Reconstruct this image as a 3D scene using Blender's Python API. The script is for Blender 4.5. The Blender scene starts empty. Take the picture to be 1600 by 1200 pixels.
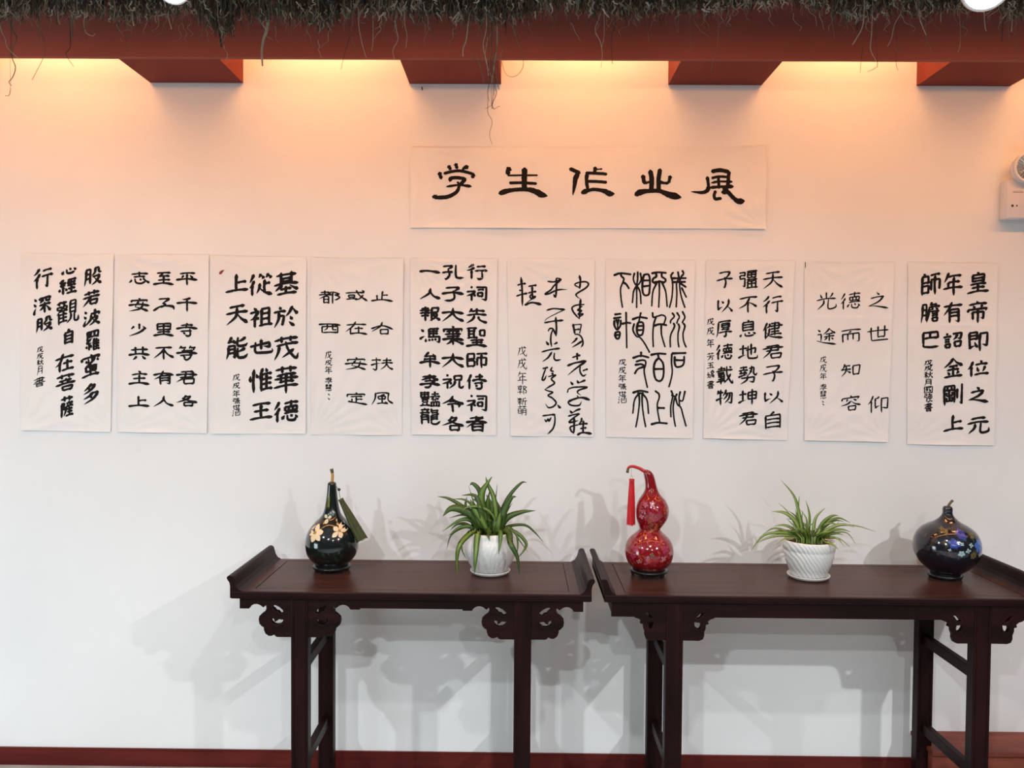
import bpy, bmesh, math, random
from mathutils import Vector, Matrix, noise
random.seed(7)
R = math.radians
C = bpy.context.scene.collection
sc = bpy.context.scene

# ---------------------------------------------------------------- camera
F = 1277.0
EYE = Vector((0.0, 0.0, 1.658))
ROT = Matrix.Rotation(R(0.54), 3, 'Z') @ Matrix.Rotation(R(90 - 1.66), 3, 'X') @ Matrix.Rotation(R(0.42), 3, 'Z')
cd = bpy.data.cameras.new('camera')
cam = bpy.data.objects.new('camera', cd)
C.objects.link(cam)
cam.matrix_world = Matrix.Translation(EYE) @ ROT.to_4x4()
cd.sensor_width = 36.0
cd.lens = F / 1600 * 36.0
cd.clip_start = 0.05
sc.camera = cam

# ---------------------------------------------------------------- light and exposure
sc.view_settings.view_transform = 'Standard'
sc.view_settings.look = 'None'
sc.view_settings.exposure = 0.0
sc.view_settings.gamma = 1.0
sc.view_settings.use_curve_mapping = False
wd = bpy.data.worlds.new('room_air')
sc.world = wd
wd.use_nodes = True
wd.node_tree.nodes['Background'].inputs[0].default_value = (0.80, 0.88, 0.93, 1)
wd.node_tree.nodes['Background'].inputs[1].default_value = 0.10

def light(name, kind, loc, power, col, size=0.05, target=None, angle=None, blend=0.6, size_y=None):
    l = bpy.data.lights.new(name, kind)
    l.energy = power
    l.color = col
    if kind == 'AREA':
        l.size = size
        if size_y:
            l.shape = 'RECTANGLE'
            l.size_y = size_y
    else:
        l.shadow_soft_size = size
    if kind == 'SPOT':
        l.spot_size = R(angle)
        l.spot_blend = blend
    o = bpy.data.objects.new(name, l)
    o.location = loc
    if target is not None:
        o.rotation_euler = (Vector(target) - Vector(loc)).to_track_quat('-Z', 'Y').to_euler()
    C.objects.link(o)
    return o

FL = -0.037         # floor level
D = 3.34            # distance of the wall
COOL = (0.86, 0.96, 1.0)
NEUT = (0.96, 0.98, 1.0)
# ceiling downlights of the room, standing behind and beside the viewer
def downlight(x, y, power, col, aim):
    o = light('room_downlight', 'AREA', (x, y, 3.0), power, col, 0.10, target=aim)
    o.data.shape = 'DISK'
    o.data.spread = R(152)
downlight(2.6, -0.4, 18 + 88, NEUT, (2.2, -0.3, 0))
downlight(-2.3, 0.35, 54, COOL, (-2.2, 0.6, 0))
downlight(0.35, 0.75, 22, NEUT, (0.3, 0.95, 0))
downlight(-0.9, -1.1, 77, COOL, (-0.8, -0.8, 0))
downlight(1.0, -2.2, 63, NEUT, (0.9, -1.8, 0))
# added warm fill between thatch and fascia, brightens the wall below the beams
WARM = (1.0, 0.40, 0.14)
ws = light('warm_fill', 'AREA', (0, 2.62, 2.80), 17.5, WARM, 7.4, target=(0, 3.34, 2.0), size_y=0.04)
ws.data.spread = R(125)
# soft cool fill added on the left to brighten the lower wall
light('left_cool_fill', 'AREA', (-4.3, 0.9, 0.75), 42, (0.80, 0.93, 1.0), 1.3, target=(-2.2, 3.3, 0.0), size_y=1.2)

# ---------------------------------------------------------------- helpers
def W(px, py, Y=None, Z=None):
    d = ROT @ Vector(((px - 800) / F, -(py - 600) / F, -1.0))
    t = (Z - EYE.z) / d.z if Z is not None else Y / d.y
    return EYE + d * t

def mat(name, col, rough=0.5, **k):
    m = bpy.data.materials.new(name)
    m.use_nodes = True
    b = m.node_tree.nodes['Principled BSDF']
    b.inputs['Base Color'].default_value = (*col, 1)
    b.inputs['Roughness'].default_value = rough
    for key, v in k.items():
        b.inputs[key.replace('_', ' ')].default_value = v
    return m

def nodes(m):
    return m.node_tree.nodes, m.node_tree.links, m.node_tree.nodes['Principled BSDF']

def noise_col(m, c1, c2, scale=(5, 5, 5), detail=4, lo=0.35, hi=0.65, bump=0.0, bscale=200.0, bdist=0.001):
    n, l, b = nodes(m)
    tc = n.new('ShaderNodeTexCoord')
    mp = n.new('ShaderNodeMapping')
    mp.inputs['Scale'].default_value = scale
    nz = n.new('ShaderNodeTexNoise')
    nz.inputs['Scale'].default_value = 1.0
    nz.inputs['Detail'].default_value = detail
    cr = n.new('ShaderNodeValToRGB')
    cr.color_ramp.elements[0].position = lo
    cr.color_ramp.elements[0].color = (*c1, 1)
    cr.color_ramp.elements[1].position = hi
    cr.color_ramp.elements[1].color = (*c2, 1)
    l.new(tc.outputs['Object'], mp.inputs[0])
    l.new(mp.outputs[0], nz.inputs['Vector'])
    l.new(nz.outputs[0], cr.inputs[0])
    l.new(cr.outputs[0], b.inputs['Base Color'])
    if bump:
        n2 = n.new('ShaderNodeTexNoise')
        n2.inputs['Scale'].default_value = bscale
        n2.inputs['Detail'].default_value = 3
        bp = n.new('ShaderNodeBump')
        bp.inputs['Strength'].default_value = bump
        bp.inputs['Distance'].default_value = bdist
        l.new(tc.outputs['Object'], n2.inputs['Vector'])
        l.new(n2.outputs[0], bp.inputs['Height'])
        l.new(bp.outputs[0], b.inputs['Normal'])
    return m

def attr_col(m, name='Col'):
    n, l, b = nodes(m)
    a = n.new('ShaderNodeAttribute')
    a.attribute_name = name
    l.new(a.outputs['Color'], b.inputs['Base Color'])
    return m

M = {}
M['wall'] = noise_col(mat('white_plaster', (0.8, 0.8, 0.79), 0.75), (0.77, 0.77, 0.765), (0.82, 0.82, 0.81), (1.2, 1.2, 1.2), bump=0.12, bscale=160)
M['ceil'] = mat('ceiling_paint', (0.75, 0.72, 0.68), 0.8)
M['paper'] = noise_col(mat('rice_paper', (0.86, 0.85, 0.83), 0.85), (0.775, 0.76, 0.74), (0.825, 0.81, 0.79), (4, 4, 4), bump=0.1, bscale=500)
M['ink'] = mat('black_ink', (0.010, 0.008, 0.008), 0.75, Specular_IOR_Level=0.15)
M['redink'] = mat('red_seal_ink', (0.22, 0.03, 0.02), 0.8)
M['beam'] = noise_col(mat('red_brown_paint', (0.15, 0.035, 0.025), 0.7, Specular_IOR_Level=0.15), (0.175, 0.030, 0.021), (0.205, 0.038, 0.026), (3, 3, 3), bump=0.1, bscale=90)
M['fascia'] = noise_col(mat('maroon_paint', (0.14, 0.042, 0.032), 0.7, Specular_IOR_Level=0.2), (0.225, 0.064, 0.050), (0.26, 0.074, 0.058), (3, 3, 3), bump=0.1, bscale=90)
M['base'] = noise_col(mat('baseboard_wood', (0.09, 0.012, 0.01), 0.5, Specular_IOR_Level=0.12), (0.075, 0.010, 0.009), (0.12, 0.018, 0.014), (1.5, 8, 20))
M['plat'] = noise_col(mat('platform_wood', (0.25, 0.07, 0.04), 0.45, Specular_IOR_Level=0.15), (0.13, 0.032, 0.021), (0.24, 0.064, 0.040), (2.5, 18, 18))
M['floor'] = noise_col(mat('floor_tile', (0.3, 0.28, 0.28), 0.25), (0.30, 0.28, 0.28), (0.42, 0.40, 0.39), (6, 6, 6))
M['wood'] = noise_col(mat('dark_rosewood', (0.03, 0.008, 0.007), 0.42, Specular_IOR_Level=0.12), (0.008, 0.0025, 0.0022), (0.019, 0.005, 0.0045), (3, 22, 22), detail=6, bump=0.05, bscale=120)
M['woodv'] = noise_col(mat('dark_rosewood_upright', (0.03, 0.008, 0.007), 0.42, Specular_IOR_Level=0.12), (0.008, 0.002, 0.002), (0.018, 0.0045, 0.004), (22, 22, 3), detail=6)
M['woodtop'] = noise_col(mat('polished_rosewood_top', (0.06, 0.025, 0.02), 0.30, Specular_IOR_Level=0.11), (0.038, 0.015, 0.012), (0.064, 0.026, 0.020), (3, 24, 24), detail=6, bump=0.06, bscale=150)
M['stand'] = mat('black_stand_lacquer', (0.010, 0.009, 0.010), 0.25)
M['ceramic'] = mat('white_glazed_ceramic', (0.72, 0.72, 0.69), 0.35)
M['soil'] = noise_col(mat('potting_soil', (0.03, 0.02, 0.012), 0.9), (0.02, 0.014, 0.01), (0.06, 0.04, 0.02), (90, 90, 90))
M['leaf'] = attr_col(mat('strap_leaf', (0.1, 0.2, 0.03), 0.4))
M['leaf'].node_tree.nodes['Principled BSDF'].inputs['Subsurface Weight'].default_value = 0.0
M['root'] = attr_col(mat('dry_root', (0.1, 0.08, 0.05), 0.75))
M['plastic'] = mat('white_plastic', (0.75, 0.7, 0.7), 0.4)
M['chrome'] = mat('lamp_reflector', (0.7, 0.68, 0.66), 0.18, Metallic=0.9)
M['clear'] = mat('clear_lens', (0.9, 0.9, 0.9), 0.05, Transmission_Weight=1.0, IOR=1.3)
M['dark'] = mat('dark_plastic', (0.02, 0.015, 0.015), 0.4)
M['brown'] = mat('brown_bracket', (0.16, 0.04, 0.025), 0.45)
M['petal'] = mat('cream_petal', (0.78, 0.60, 0.38), 0.3)
M['petal2'] = mat('pale_petal', (0.50, 0.52, 0.38), 0.3)
M['pollen'] = mat('ochre_centre', (0.34, 0.20, 0.03), 0.4)
M['gold'] = mat('yellow_green_paint', (0.18, 0.22, 0.03), 0.4)
M['olive'] = noise_col(mat('olive_silk', (0.045, 0.055, 0.012), 0.6), (0.03, 0.04, 0.008), (0.065, 0.078, 0.018), (300, 300, 8))
M['redsilk'] = noise_col(mat('red_silk', (0.55, 0.01, 0.015), 0.55), (0.42, 0.006, 0.012), (0.66, 0.015, 0.02), (400, 400, 8))
M['cord'] = mat('thin_cord', (0.35, 0.33, 0.28), 0.6)
M['redstem'] = mat('red_lacquer_stem', (0.42, 0.012, 0.015), 0.25)
M['stem'] = mat('dry_stem', (0.10, 0.065, 0.03), 0.6)
M['stemy'] = mat('yellow_stem', (0.45, 0.24, 0.06), 0.5)
M['metal'] = mat('lamp_housing', (0.5, 0.5, 0.5), 0.35, Metallic=0.6)

def lacquer(name, base, spots, rough=0.12):
    m = mat(name, base, rough, Coat_Weight=0.6, Coat_Roughness=0.05)
    n, l, b = nodes(m)
    tc = n.new('ShaderNodeTexCoord')
    prev = None
    for (col, scale, lo, hi, seed, zlo, zhi) in spots:
        mp = n.new('ShaderNodeMapping')
        mp.inputs['Location'].default_value = (seed, seed * 1.7, seed * 0.3)
        nz = n.new('ShaderNodeTexNoise')
        nz.inputs['Scale'].default_value = scale
        nz.inputs['Detail'].default_value = 3
        nz.inputs['Distortion'].default_value = 1.2
        cr = n.new('ShaderNodeValToRGB')
        cr.color_ramp.elements[0].position = lo
        cr.color_ramp.elements[0].color = (0, 0, 0, 1)
        cr.color_ramp.elements[1].position = hi
        cr.color_ramp.elements[1].color = (1, 1, 1, 1)
        l.new(tc.outputs['Object'], mp.inputs[0])
        l.new(mp.outputs[0], nz.inputs['Vector'])
        l.new(nz.outputs[0], cr.inputs[0])
        fac = cr.outputs[0]
        if zhi > zlo:                          # painted band of the decoration, in object height
            sx = n.new('ShaderNodeSeparateXYZ')
            l.new(tc.outputs['Object'], sx.inputs[0])
            mr = n.new('ShaderNodeMapRange')
            mr.inputs['From Min'].default_value = zlo
            mr.inputs['From Max'].default_value = zlo + 0.02
            l.new(sx.outputs['Z'], mr.inputs['Value'])
            mr2 = n.new('ShaderNodeMapRange')
            mr2.inputs['From Min'].default_value = zhi
            mr2.inputs['From Max'].default_value = zhi - 0.02
            l.new(sx.outputs['Z'], mr2.inputs['Value'])
            mu = n.new('ShaderNodeMath'); mu.operation = 'MULTIPLY'
            l.new(mr.outputs[0], mu.inputs[0]); l.new(mr2.outputs[0], mu.inputs[1])
            mu2 = n.new('ShaderNodeMath'); mu2.operation = 'MULTIPLY'
            l.new(mu.outputs[0], mu2.inputs[0]); l.new(fac, mu2.inputs[1])
            fac = mu2.outputs[0]
        mx = n.new('ShaderNodeMix')
        mx.data_type = 'RGBA'
        l.new(fac, mx.inputs['Factor'])
        if prev is None:
            mx.inputs[6].default_value = (*base, 1)
        else:
            l.new(prev, mx.inputs[6])
        mx.inputs[7].default_value = (*col, 1)
        prev = mx.outputs[2]
    if prev is not None:
        l.new(prev, b.inputs['Base Color'])
    return m

M['black_lacquer'] = lacquer('black_green_lacquer', (0.006, 0.010, 0.009), [((0.03, 0.042, 0.026), 22, 0.56, 0.7, 3.1, 0, 0), ((0.06, 0.015, 0.008), 14, 0.58, 0.68, 9.0, 0.12, 0.26)])
M['red_lacquer'] = lacquer('red_lacquer', (0.21, 0.003, 0.006), [((0.30, 0.018, 0.04), 30, 0.52, 0.60, 1.3, 0.05, 0.29), ((0.40, 0.12, 0.15), 55, 0.62, 0.66, 5.3, 0.05, 0.29), ((0.40, 0.10, 0.015), 45, 0.6, 0.66, 8.3, 0.03, 0.28)])
M['blue_lacquer'] = lacquer('dark_blue_lacquer', (0.007, 0.008, 0.014), [((0.05, 0.028, 0.02), 24, 0.52, 0.66, 2.2, 0.09, 0.24), ((0.03, 0.08, 0.06), 40, 0.6, 0.68, 4.2, 0.09, 0.2)])
M['bluepetal'] = mat('blue_petal', (0.02, 0.04, 0.28), 0.25, Coat_Weight=0.5)
M['bluepetal2'] = mat('light_blue_petal', (0.05, 0.14, 0.45), 0.25, Coat_Weight=0.5)
M['pearlpetal'] = mat('pearl_petal', (0.30, 0.42, 0.42), 0.25)
M['pinkpetal'] = mat('pink_petal', (0.33, 0.035, 0.08), 0.3)
M['pinkpale'] = mat('pale_pink_petal', (0.45, 0.17, 0.20), 0.3)
M['goldleaf'] = mat('brown_gold_leaf', (0.12, 0.09, 0.03), 0.3)

def emis(name, col, s):
    m = bpy.data.materials.new(name)
    m.use_nodes = True
    n = m.node_tree.nodes
    n.remove(n['Principled BSDF'])
    e = n.new('ShaderNodeEmission')
    e.inputs[0].default_value = (*col, 1)
    e.inputs[1].default_value = s
    m.node_tree.links.new(e.outputs[0], n['Material Output'].inputs[0])
    return m
M['lampglow'] = emis('lamp_glow', (0.85, 0.92, 1.0), 12)
M['strip'] = emis('warm_strip_glow', (1.0, 0.50, 0.17), 100.0)

def root(name, label, cat, loc, group=None):
    o = bpy.data.objects.new(name, None)
    o.empty_display_size = 0.05
    o.location = loc
    o['label'] = label
    o['category'] = cat
    if group:
        o['group'] = group
    C.objects.link(o)
    return o

def tag(o, label, cat, group=None):
    o['label'] = label
    o['category'] = cat
    if group:
        o['group'] = group
    return o

def wloc(p):
    v = Vector((0, 0, 0))
    while p is not None:
        v = v + p.location
        p = p.parent
    return v

def obj(name, verts, faces, m, parent=None, smooth=False, cols=None, mats=None, fm=None, origin=None):
    o0 = wloc(parent)
    loc = Vector(origin) - o0 if origin is not None else Vector((0, 0, 0))
    base = o0 + loc
    me = bpy.data.meshes.new(name)
    me.from_pydata([(v[0] - base.x, v[1] - base.y, v[2] - base.z) for v in verts], [], faces)
    me.materials.append(m)
    if mats:
        for x in mats:
            me.materials.append(x)
        for p, i in zip(me.polygons, fm):
            p.material_index = i
    if smooth:
        me.polygons.foreach_set('use_smooth', [True] * len(me.polygons))
    if cols:
        a = me.color_attributes.new('Col', 'FLOAT_COLOR', 'POINT')
        a.data.foreach_set('color', [c for col in cols for c in (*col, 1.0)])
    me.update()
    o = bpy.data.objects.new(name, me)
    o.location = loc
    if parent is not None:
        o.parent = parent
    C.objects.link(o)
    return o

class MB:
    def __init__(s):
        s.v, s.f, s.c = [], [], []
    def add(s, v, f, col=None):
        k = len(s.v)
        s.v += [tuple(x) for x in v]
        s.f += [tuple(i + k for i in q) for q in f]
        if col is not None:
            s.c += [col] * len(v)
    def box(s, a, b, bev=0.0):
        x0, y0, z0 = [min(a[i], b[i]) for i in range(3)]
        x1, y1, z1 = [max(a[i], b[i]) for i in range(3)]
        if not bev:
            s.add([(x0, y0, z0), (x1, y0, z0), (x1, y1, z0), (x0, y1, z0), (x0, y0, z1), (x1, y0, z1), (x1, y1, z1), (x0, y1, z1)],
                  [(0, 3, 2, 1), (4, 5, 6, 7), (0, 1, 5, 4), (1, 2, 6, 5), (2, 3, 7, 6), (3, 0, 4, 7)])
            return
        bm = bmesh.new()
        bmesh.ops.create_cube(bm, size=1.0)
        for q in bm.verts:
            q.co = Vector((x0 + (q.co.x + .5) * (x1 - x0), y0 + (q.co.y + .5) * (y1 - y0), z0 + (q.co.z + .5) * (z1 - z0)))
        bmesh.ops.bevel(bm, geom=bm.edges[:], offset=bev, segments=2, affect='EDGES', profile=0.5)
        bm.verts.index_update()
        s.add([v.co[:] for v in bm.verts], [[v.index for v in f.verts] for f in bm.faces])
        bm.free()
    def tube(s, pts, rad, n=8, col=None, cap=True):
        pts = [Vector(p) for p in pts]
        if not hasattr(rad, '__len__'):
            rad = [rad] * len(pts)
        vs, fs = [], []
        up = None
        for i, p in enumerate(pts):
            t = (pts[min(i + 1, len(pts) - 1)] - pts[max(i - 1, 0)])
            t = t.normalized() if t.length > 1e-9 else Vector((0, 0, 1))
            if up is None:
                a = Vector((0, 1, 0)) if abs(t.y) < 0.9 else Vector((1, 0, 0))
                up = (a - t * a.dot(t)).normalized()
            else:
                up = (up - t * up.dot(t)).normalized()
            w = t.cross(up)
            for k in range(n):
                a = 2 * math.pi * k / n
                vs.append(p + (up * math.cos(a) + w * math.sin(a)) * rad[i])
        for i in range(len(pts) - 1):
            for k in range(n):
                a, b = i * n + k, i * n + (k + 1) % n
                fs.append((a, b, b + n, a + n))
        if cap:
            fs.append(tuple(range(n - 1, -1, -1)))
            fs.append(tuple((len(pts) - 1) * n + k for k in range(n)))
        s.add(vs, fs, col)
    def lathe(s, cx, cy, prof, n=48):
        vs, fs = [], []
        for (r, z) in prof:
            for k in range(n):
                a = 2 * math.pi * k / n
                vs.append((cx + r * math.cos(a), cy + r * math.sin(a), z))
        for i in range(len(prof) - 1):
            for k in range(n):
                a, b = i * n + k, i * n + (k + 1) % n
                fs.append((a, b, b + n, a + n))
        s.add(vs, fs)
    def build(s, name, m, parent=None, smooth=False, origin=None):
        return obj(name, s.v, s.f, m, parent, smooth, s.c if s.c else None, origin=origin)

def struct(o):
    o['kind'] = 'structure'
    return o

def smooth_path(pts, per=8):
    """Catmull-Rom through any-dimension tuples."""
    if len(pts) < 3:
        out = []
        a, b = pts
        for i in range(per + 1):
            t = i / per
            out.append(tuple(a[k] + (b[k] - a[k]) * t for k in range(len(a))))
        return out
    P = [tuple(2 * a - b for a, b in zip(pts[0], pts[1]))] + list(pts) + [tuple(2 * a - b for a, b in zip(pts[-1], pts[-2]))]
    out = []
    for i in range(1, len(P) - 2):
        for j in range(per):
            t = j / per
            out.append(tuple(0.5 * (2 * P[i][k] + (P[i + 1][k] - P[i - 1][k]) * t + (2 * P[i - 1][k] - 5 * P[i][k] + 4 * P[i + 1][k] - P[i + 2][k]) * t * t
                                    + (3 * P[i][k] - P[i - 1][k] - 3 * P[i + 1][k] + P[i + 2][k]) * t ** 3) for k in range(len(pts[0]))))
    out.append(tuple(pts[-1]))
    return out

def outline(name, polys, m, parent, y, depth, mp, bevel=0.0015):
    """extruded flat shape with holes: polys in 2D mapped by mp to (x, z)"""
    cu = bpy.data.curves.new(name, 'CURVE')
    cu.dimensions = '2D'
    cu.fill_mode = 'BOTH'
    cu.extrude = depth / 2 - bevel
    cu.bevel_depth = bevel
    cu.bevel_resolution = 1
    for pl in polys:
        pl = [mp(*p) for p in pl]
        sp = cu.splines.new('POLY')
        sp.points.add(len(pl) - 1)
        for q, p in zip(sp.points, pl):
            q.co = (p[0], p[1], 0, 1)
        sp.use_cyclic_u = True
    tmp = bpy.data.objects.new('tmp', cu)
    C.objects.link(tmp)
    dg = bpy.context.evaluated_depsgraph_get()
    me = bpy.data.meshes.new_from_object(tmp.evaluated_get(dg))
    bpy.data.objects.remove(tmp)
    vs = [(v.co.x, y - v.co.z, v.co.y) for v in me.vertices]
    fs = [tuple(p.vertices) for p in me.polygons]
    bpy.data.meshes.remove(me)
    return vs, fs

# ---------------------------------------------------------------- room shell
SOF = W(235, 129.5, Y=D).z              # underside of the beams
mb = MB(); mb.box((-4.6, D, -0.137), (4.6, D + 0.15, 3.4)); struct(mb.build('wall_back', M['wall']))
mb = MB(); mb.box((-4.6, -3.2, FL - 0.1), (4.6, D, FL)); fl = struct(mb.build('floor', M['floor']))
mb = MB(); mb.box((-4.6, -3.2, 3.3), (4.6, D, 3.4)); struct(mb.build('ceiling', M['ceil']))
bt = W(400, 1173, Y=D - 0.012).z
px0 = W(1424, 1171, Y=D).x
mb = MB()
mb.box((-4.6, D - 0.012, FL), (px0, D, bt - 0.006))
mb.box((-4.6, D - 0.009, bt - 0.006), (px0, D, bt))
struct(mb.build('baseboard_back', M['base']))
mb = MB()
mb.box((px0, 3.17, FL), (4.6, D, 0.128)); mb.box((px0 - 0.006, 3.155, 0.128), (4.6, D, 0.146), 0.003)
st = mb.build('trim_1', M['plat']); struct(st)
YF = D * 0.921                           # fascia plane
mb = MB(); mb.box((-4.6, YF - 0.022, SOF), (4.6, YF, 3.3)); struct(mb.build('trim_2', M['fascia']))
for i, (a, b) in enumerate(((-165, -20), (235, 380), (640, 783), (1044, 1190), (1432, 1578), (1840, 1985))):
    xa, xb = W(a, 130, Y=D).x, W(b, 130, Y=D).x
    mb = MB(); mb.box((xa, YF, SOF + 0.0005), (xb, D, 3.3)); struct(mb.build('trim_%d' % (i + 3), M['beam']))
# warm lamp tubes lying on the back of the fascia, one in each bay
bays = [(-20, 235), (380, 640), (783, 1044), (1190, 1432), (1578, 1840)]
sites = ['left edge', 'second opening from the left', 'middle', 'fourth opening from the left', 'right edge']
for (a, b), w_ in zip(bays, sites):
    xa, xb = W(a, 130, Y=D).x + 0.05, W(b, 130, Y=D).x - 0.05
    r_ = root('cove_light', 'warm cove lamp tube hidden behind the brown fascia, %s' % w_, 'lamp', ((xa + xb) / 2, YF + 0.03, SOF + 0.36))
    mb = MB(); mb.box((xa, YF + 0.0, SOF + 0.37), (xb, YF + 0.04, SOF + 0.385)); mb.build('tube_holder', M['metal'], r_)
    mb = MB(); mb.tube([(xa, YF + 0.045, SOF + 0.36), (xb, YF + 0.045, SOF + 0.36)], 0.013, 8); mb.build('lamp_tube', M['strip'], r_)

# ---------------------------------------------------------------- tables
ZT = 0.85
BR_L = ([(760, 150), (105, 150), (105, 285), (215, 285), (240, 250), (280, 229), (320, 225), (360, 238), (400, 268), (420, 250), (440, 242), (444, 290),
         (425, 330), (385, 355), (352, 390), (345, 430), (355, 480), (385, 512), (410, 525), (412, 560), (430, 605), (470, 632), (500, 632),
         (540, 615), (560, 638), (580, 645), (760, 645)],
        [(515, 235), (560, 240), (610, 265), (650, 300), (665, 335), (640, 345), (615, 355), (590, 325), (555, 318), (540, 295), (512, 275)],
        [(490, 415), (510, 406), (535, 412), (545, 430), (545, 452), (570, 440), (600, 415), (630, 422), (662, 422), (645, 460), (610, 488), (570, 495), (530, 485), (500, 455)])
CARVE_L = [[(470, 300), (440, 340), (400, 370), (375, 410), (380, 460), (420, 500), (440, 560), (480, 600), (540, 590)],
           [(470, 470), (510, 520), (570, 535), (630, 515), (670, 470)], [(480, 330), (540, 350), (590, 370), (640, 375)]]
BR_R = ([(760, 115), (365, 115), (365, 315), (412, 330), (447, 360), (437, 390), (472, 400), (474, 450), (492, 500), (490, 540), (507, 585), (552, 603), (760, 600)],
        [(477, 250), (467, 262), (502, 270), (537, 320), (572, 335), (592, 325), (582, 300), (547, 265), (512, 250)],
        [(620, 365), (532, 375), (524, 420), (537, 455), (557, 468), (592, 450), (614, 415)])
CARVE_R = [[(495, 480), (520, 510), (570, 520), (620, 490), (640, 420)], [(380, 190), (400, 160), (430, 170), (430, 200), (400, 215)],
           [(440, 215), (500, 200), (560, 215), (610, 260), (640, 320)], [(460, 330), (490, 320), (510, 350), (490, 380)], [(520, 180), (560, 150), (620, 160)]]

def table(label, ends, legpx, apron, style, rearpx):
    YFt, YBt = 2.805, 3.27
    x0 = W(ends[0], 935, Y=YFt).x
    x1 = W(ends[1], 935, Y=YFt).x
    t = root('altar_table', label, 'table', ((x0 + x1) / 2, (YFt + YBt) / 2, FL))
    wd_, wv, wt = M['wood'], M['woodv'], M['woodtop']
    mb = MB()
    mb.box((x0, YFt, ZT - 0.022), (x1, YBt, ZT - 0.003), 0.002)
    mb.box((x0 + 0.002, YFt + 0.003, ZT - 0.027), (x1 - 0.002, YBt - 0.003, ZT - 0.0218), 0.0015)
    mb.box((x0 - 0.0005, YFt - 0.0025, ZT - 0.0232), (x1 + 0.0005, YFt + 0.004, ZT - 0.0212), 0.0006)
    mb.build('table_top', wd_, t)
    # raised frame round a flush panel, with an open groove between them
    fx0, fx1, gy0, gy1 = x0 + 0.075, x1 - 0.075, YFt + 0.035, YBt - 0.035
    mb = MB()
    zt0, zt1 = ZT - 0.0032, ZT
    mb.box((x0 + .001, YFt + .001, zt0), (x1 - .001, gy0, zt1)); mb.box((x0 + .001, gy1, zt0), (x1 - .001, YBt - .001, zt1))
    mb.box((x0 + .001, gy0, zt0), (fx0, gy1, zt1)); mb.box((fx1, gy0, zt0), (x1 - .001, gy1, zt1))
    mb.build('top_frame', wt, t)
    g = 0.003
    mb = MB(); mb.box((fx0 + g, gy0 + g, zt0), (fx1 - g, gy1 - g, zt1), 0.0006); mb.build('top_panel', wt, t)
    # upturned end flanges
    prof = [(0, 50), (0, -45), (-6, -75), (-22, -98), (-28, -112), (-24, -124), (-10, -131), (8, -131), (24, -124), (32, -108), (38, -85), (48, -50), (68, -18), (100, 0), (100, 2), (1, 2)]
    k = 0.000412
    for s_, xe in ((1, x0), (-1, x1)):
        pts = [(xe + s_ * p[0] * k, ZT - min(p[1], 2 if p[0] > 0 else 50) * k) for p in prof]
        n = len(pts)
        vs = [(p[0], YFt - 0.001, p[1]) for p in pts] + [(p[0], YBt + 0.001, p[1]) for p in pts]
        fs = [(i, (i + 1) % n, (i + 1) % n + n, i + n) for i in range(n)] + [tuple(range(n)), tuple(range(2 * n - 1, n - 1, -1))]
        o = obj('end_flange', vs, fs, wd_, t)
        bm = bmesh.new(); bm.from_mesh(o.data); bmesh.ops.recalc_face_normals(bm, faces=bm.faces[:]); bm.to_mesh(o.data); bm.free()
    zb = ZT - 0.027
    YL = 2.818
    legw = 0.060
    cxs = []
    for a, b in legpx:
        cxs.append((W(a, 1080, Y=YL).x + W(b, 1080, Y=YL).x) / 2)
    for cx in cxs:
        for yy in (YL, 3.205):
            mb = MB(); mb.box((cx - legw / 2, yy, FL), (cx + legw / 2, yy + 0.045, zb), 0.003)
            mb.box((cx - legw / 2 + .008, yy - .0015, FL), (cx - legw / 2 + .011, yy + .002, zb)) 
            mb.box((cx + legw / 2 - .011, yy - .0015, FL), (cx + legw / 2 - .008, yy + .002, zb))
            mb.build('leg', wv, t)
        for z0_, z1_ in ((0.548, 0.588), (0.198, 0.238)):
            mb = MB(); mb.box((cx - 0.013, YL + 0.04, z0_), (cx + 0.013, 3.21, z1_), 0.002)
            mb.build('side_stretcher', wd_, t)
    u = YL / F / 8
    BR, CV, ytop = (BR_L, CARVE_L, 150) if style == 'cloud' else (BR_R, CARVE_R, 115)
    for yy in (YL + 0.012, 3.222):
        for cx in cxs:
            for sd in (-1, 1):
                xe = cx + sd * (legw / 2 - 0.002)
                def mp(x, y):
                    return (xe + sd * (760 - x) * u, zb - (y - ytop) * u)
                vs, fs = outline('b', BR, wd_, None, yy, 0.018, mp)
                o = MB(); o.add(vs, fs)
                for cv in CV:
                    q = [(mp(a, b)[0], yy - 0.0085, mp(a, b)[1]) for a, b in smooth_path(cv, 5)]
                    o.tube(q, 0.0022, 5)
                o.build('carved_bracket', wd_, t)
        # apron boards: long middle one, short ones at both ends when the bracket does not reach
        ax0 = cxs[0] + legw / 2 + (760 - BR[0][2][0]) * u - 0.004
        ax1 = cxs[1] - legw / 2 - (760 - BR[0][2][0]) * u + 0.004
        mb = MB(); mb.box((ax0, yy - 0.008, zb - apron), (ax1, yy + 0.008, zb), 0.001); mb.build('apron', wd_, t)
        if style != 'cloud':
            for sgn, c_ in ((-1, cxs[0]), (1, cxs[1])):
                a = c_ + sgn * (legw / 2 + (760 - BR[0][2][0]) * u - 0.004)
                e = x0 + 0.028 if sgn < 0 else x1 - 0.028
                mb = MB(); mb.box((a, yy - 0.008, zb - apron), (e, yy + 0.008, zb), 0.001); mb.build('apron', wd_, t)
    # end aprons closing the underside
    for c_, e in ((cxs[0], x0), (cxs[1], x1)):
        s_ = 1 if e == x0 else -1
        mb = MB(); mb.box((e + s_ * 0.032, YL + 0.02, zb - apron), (e + s_ * 0.046, 3.215, zb), 0.001); mb.build('end_apron', wd_, t)
    return t

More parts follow.
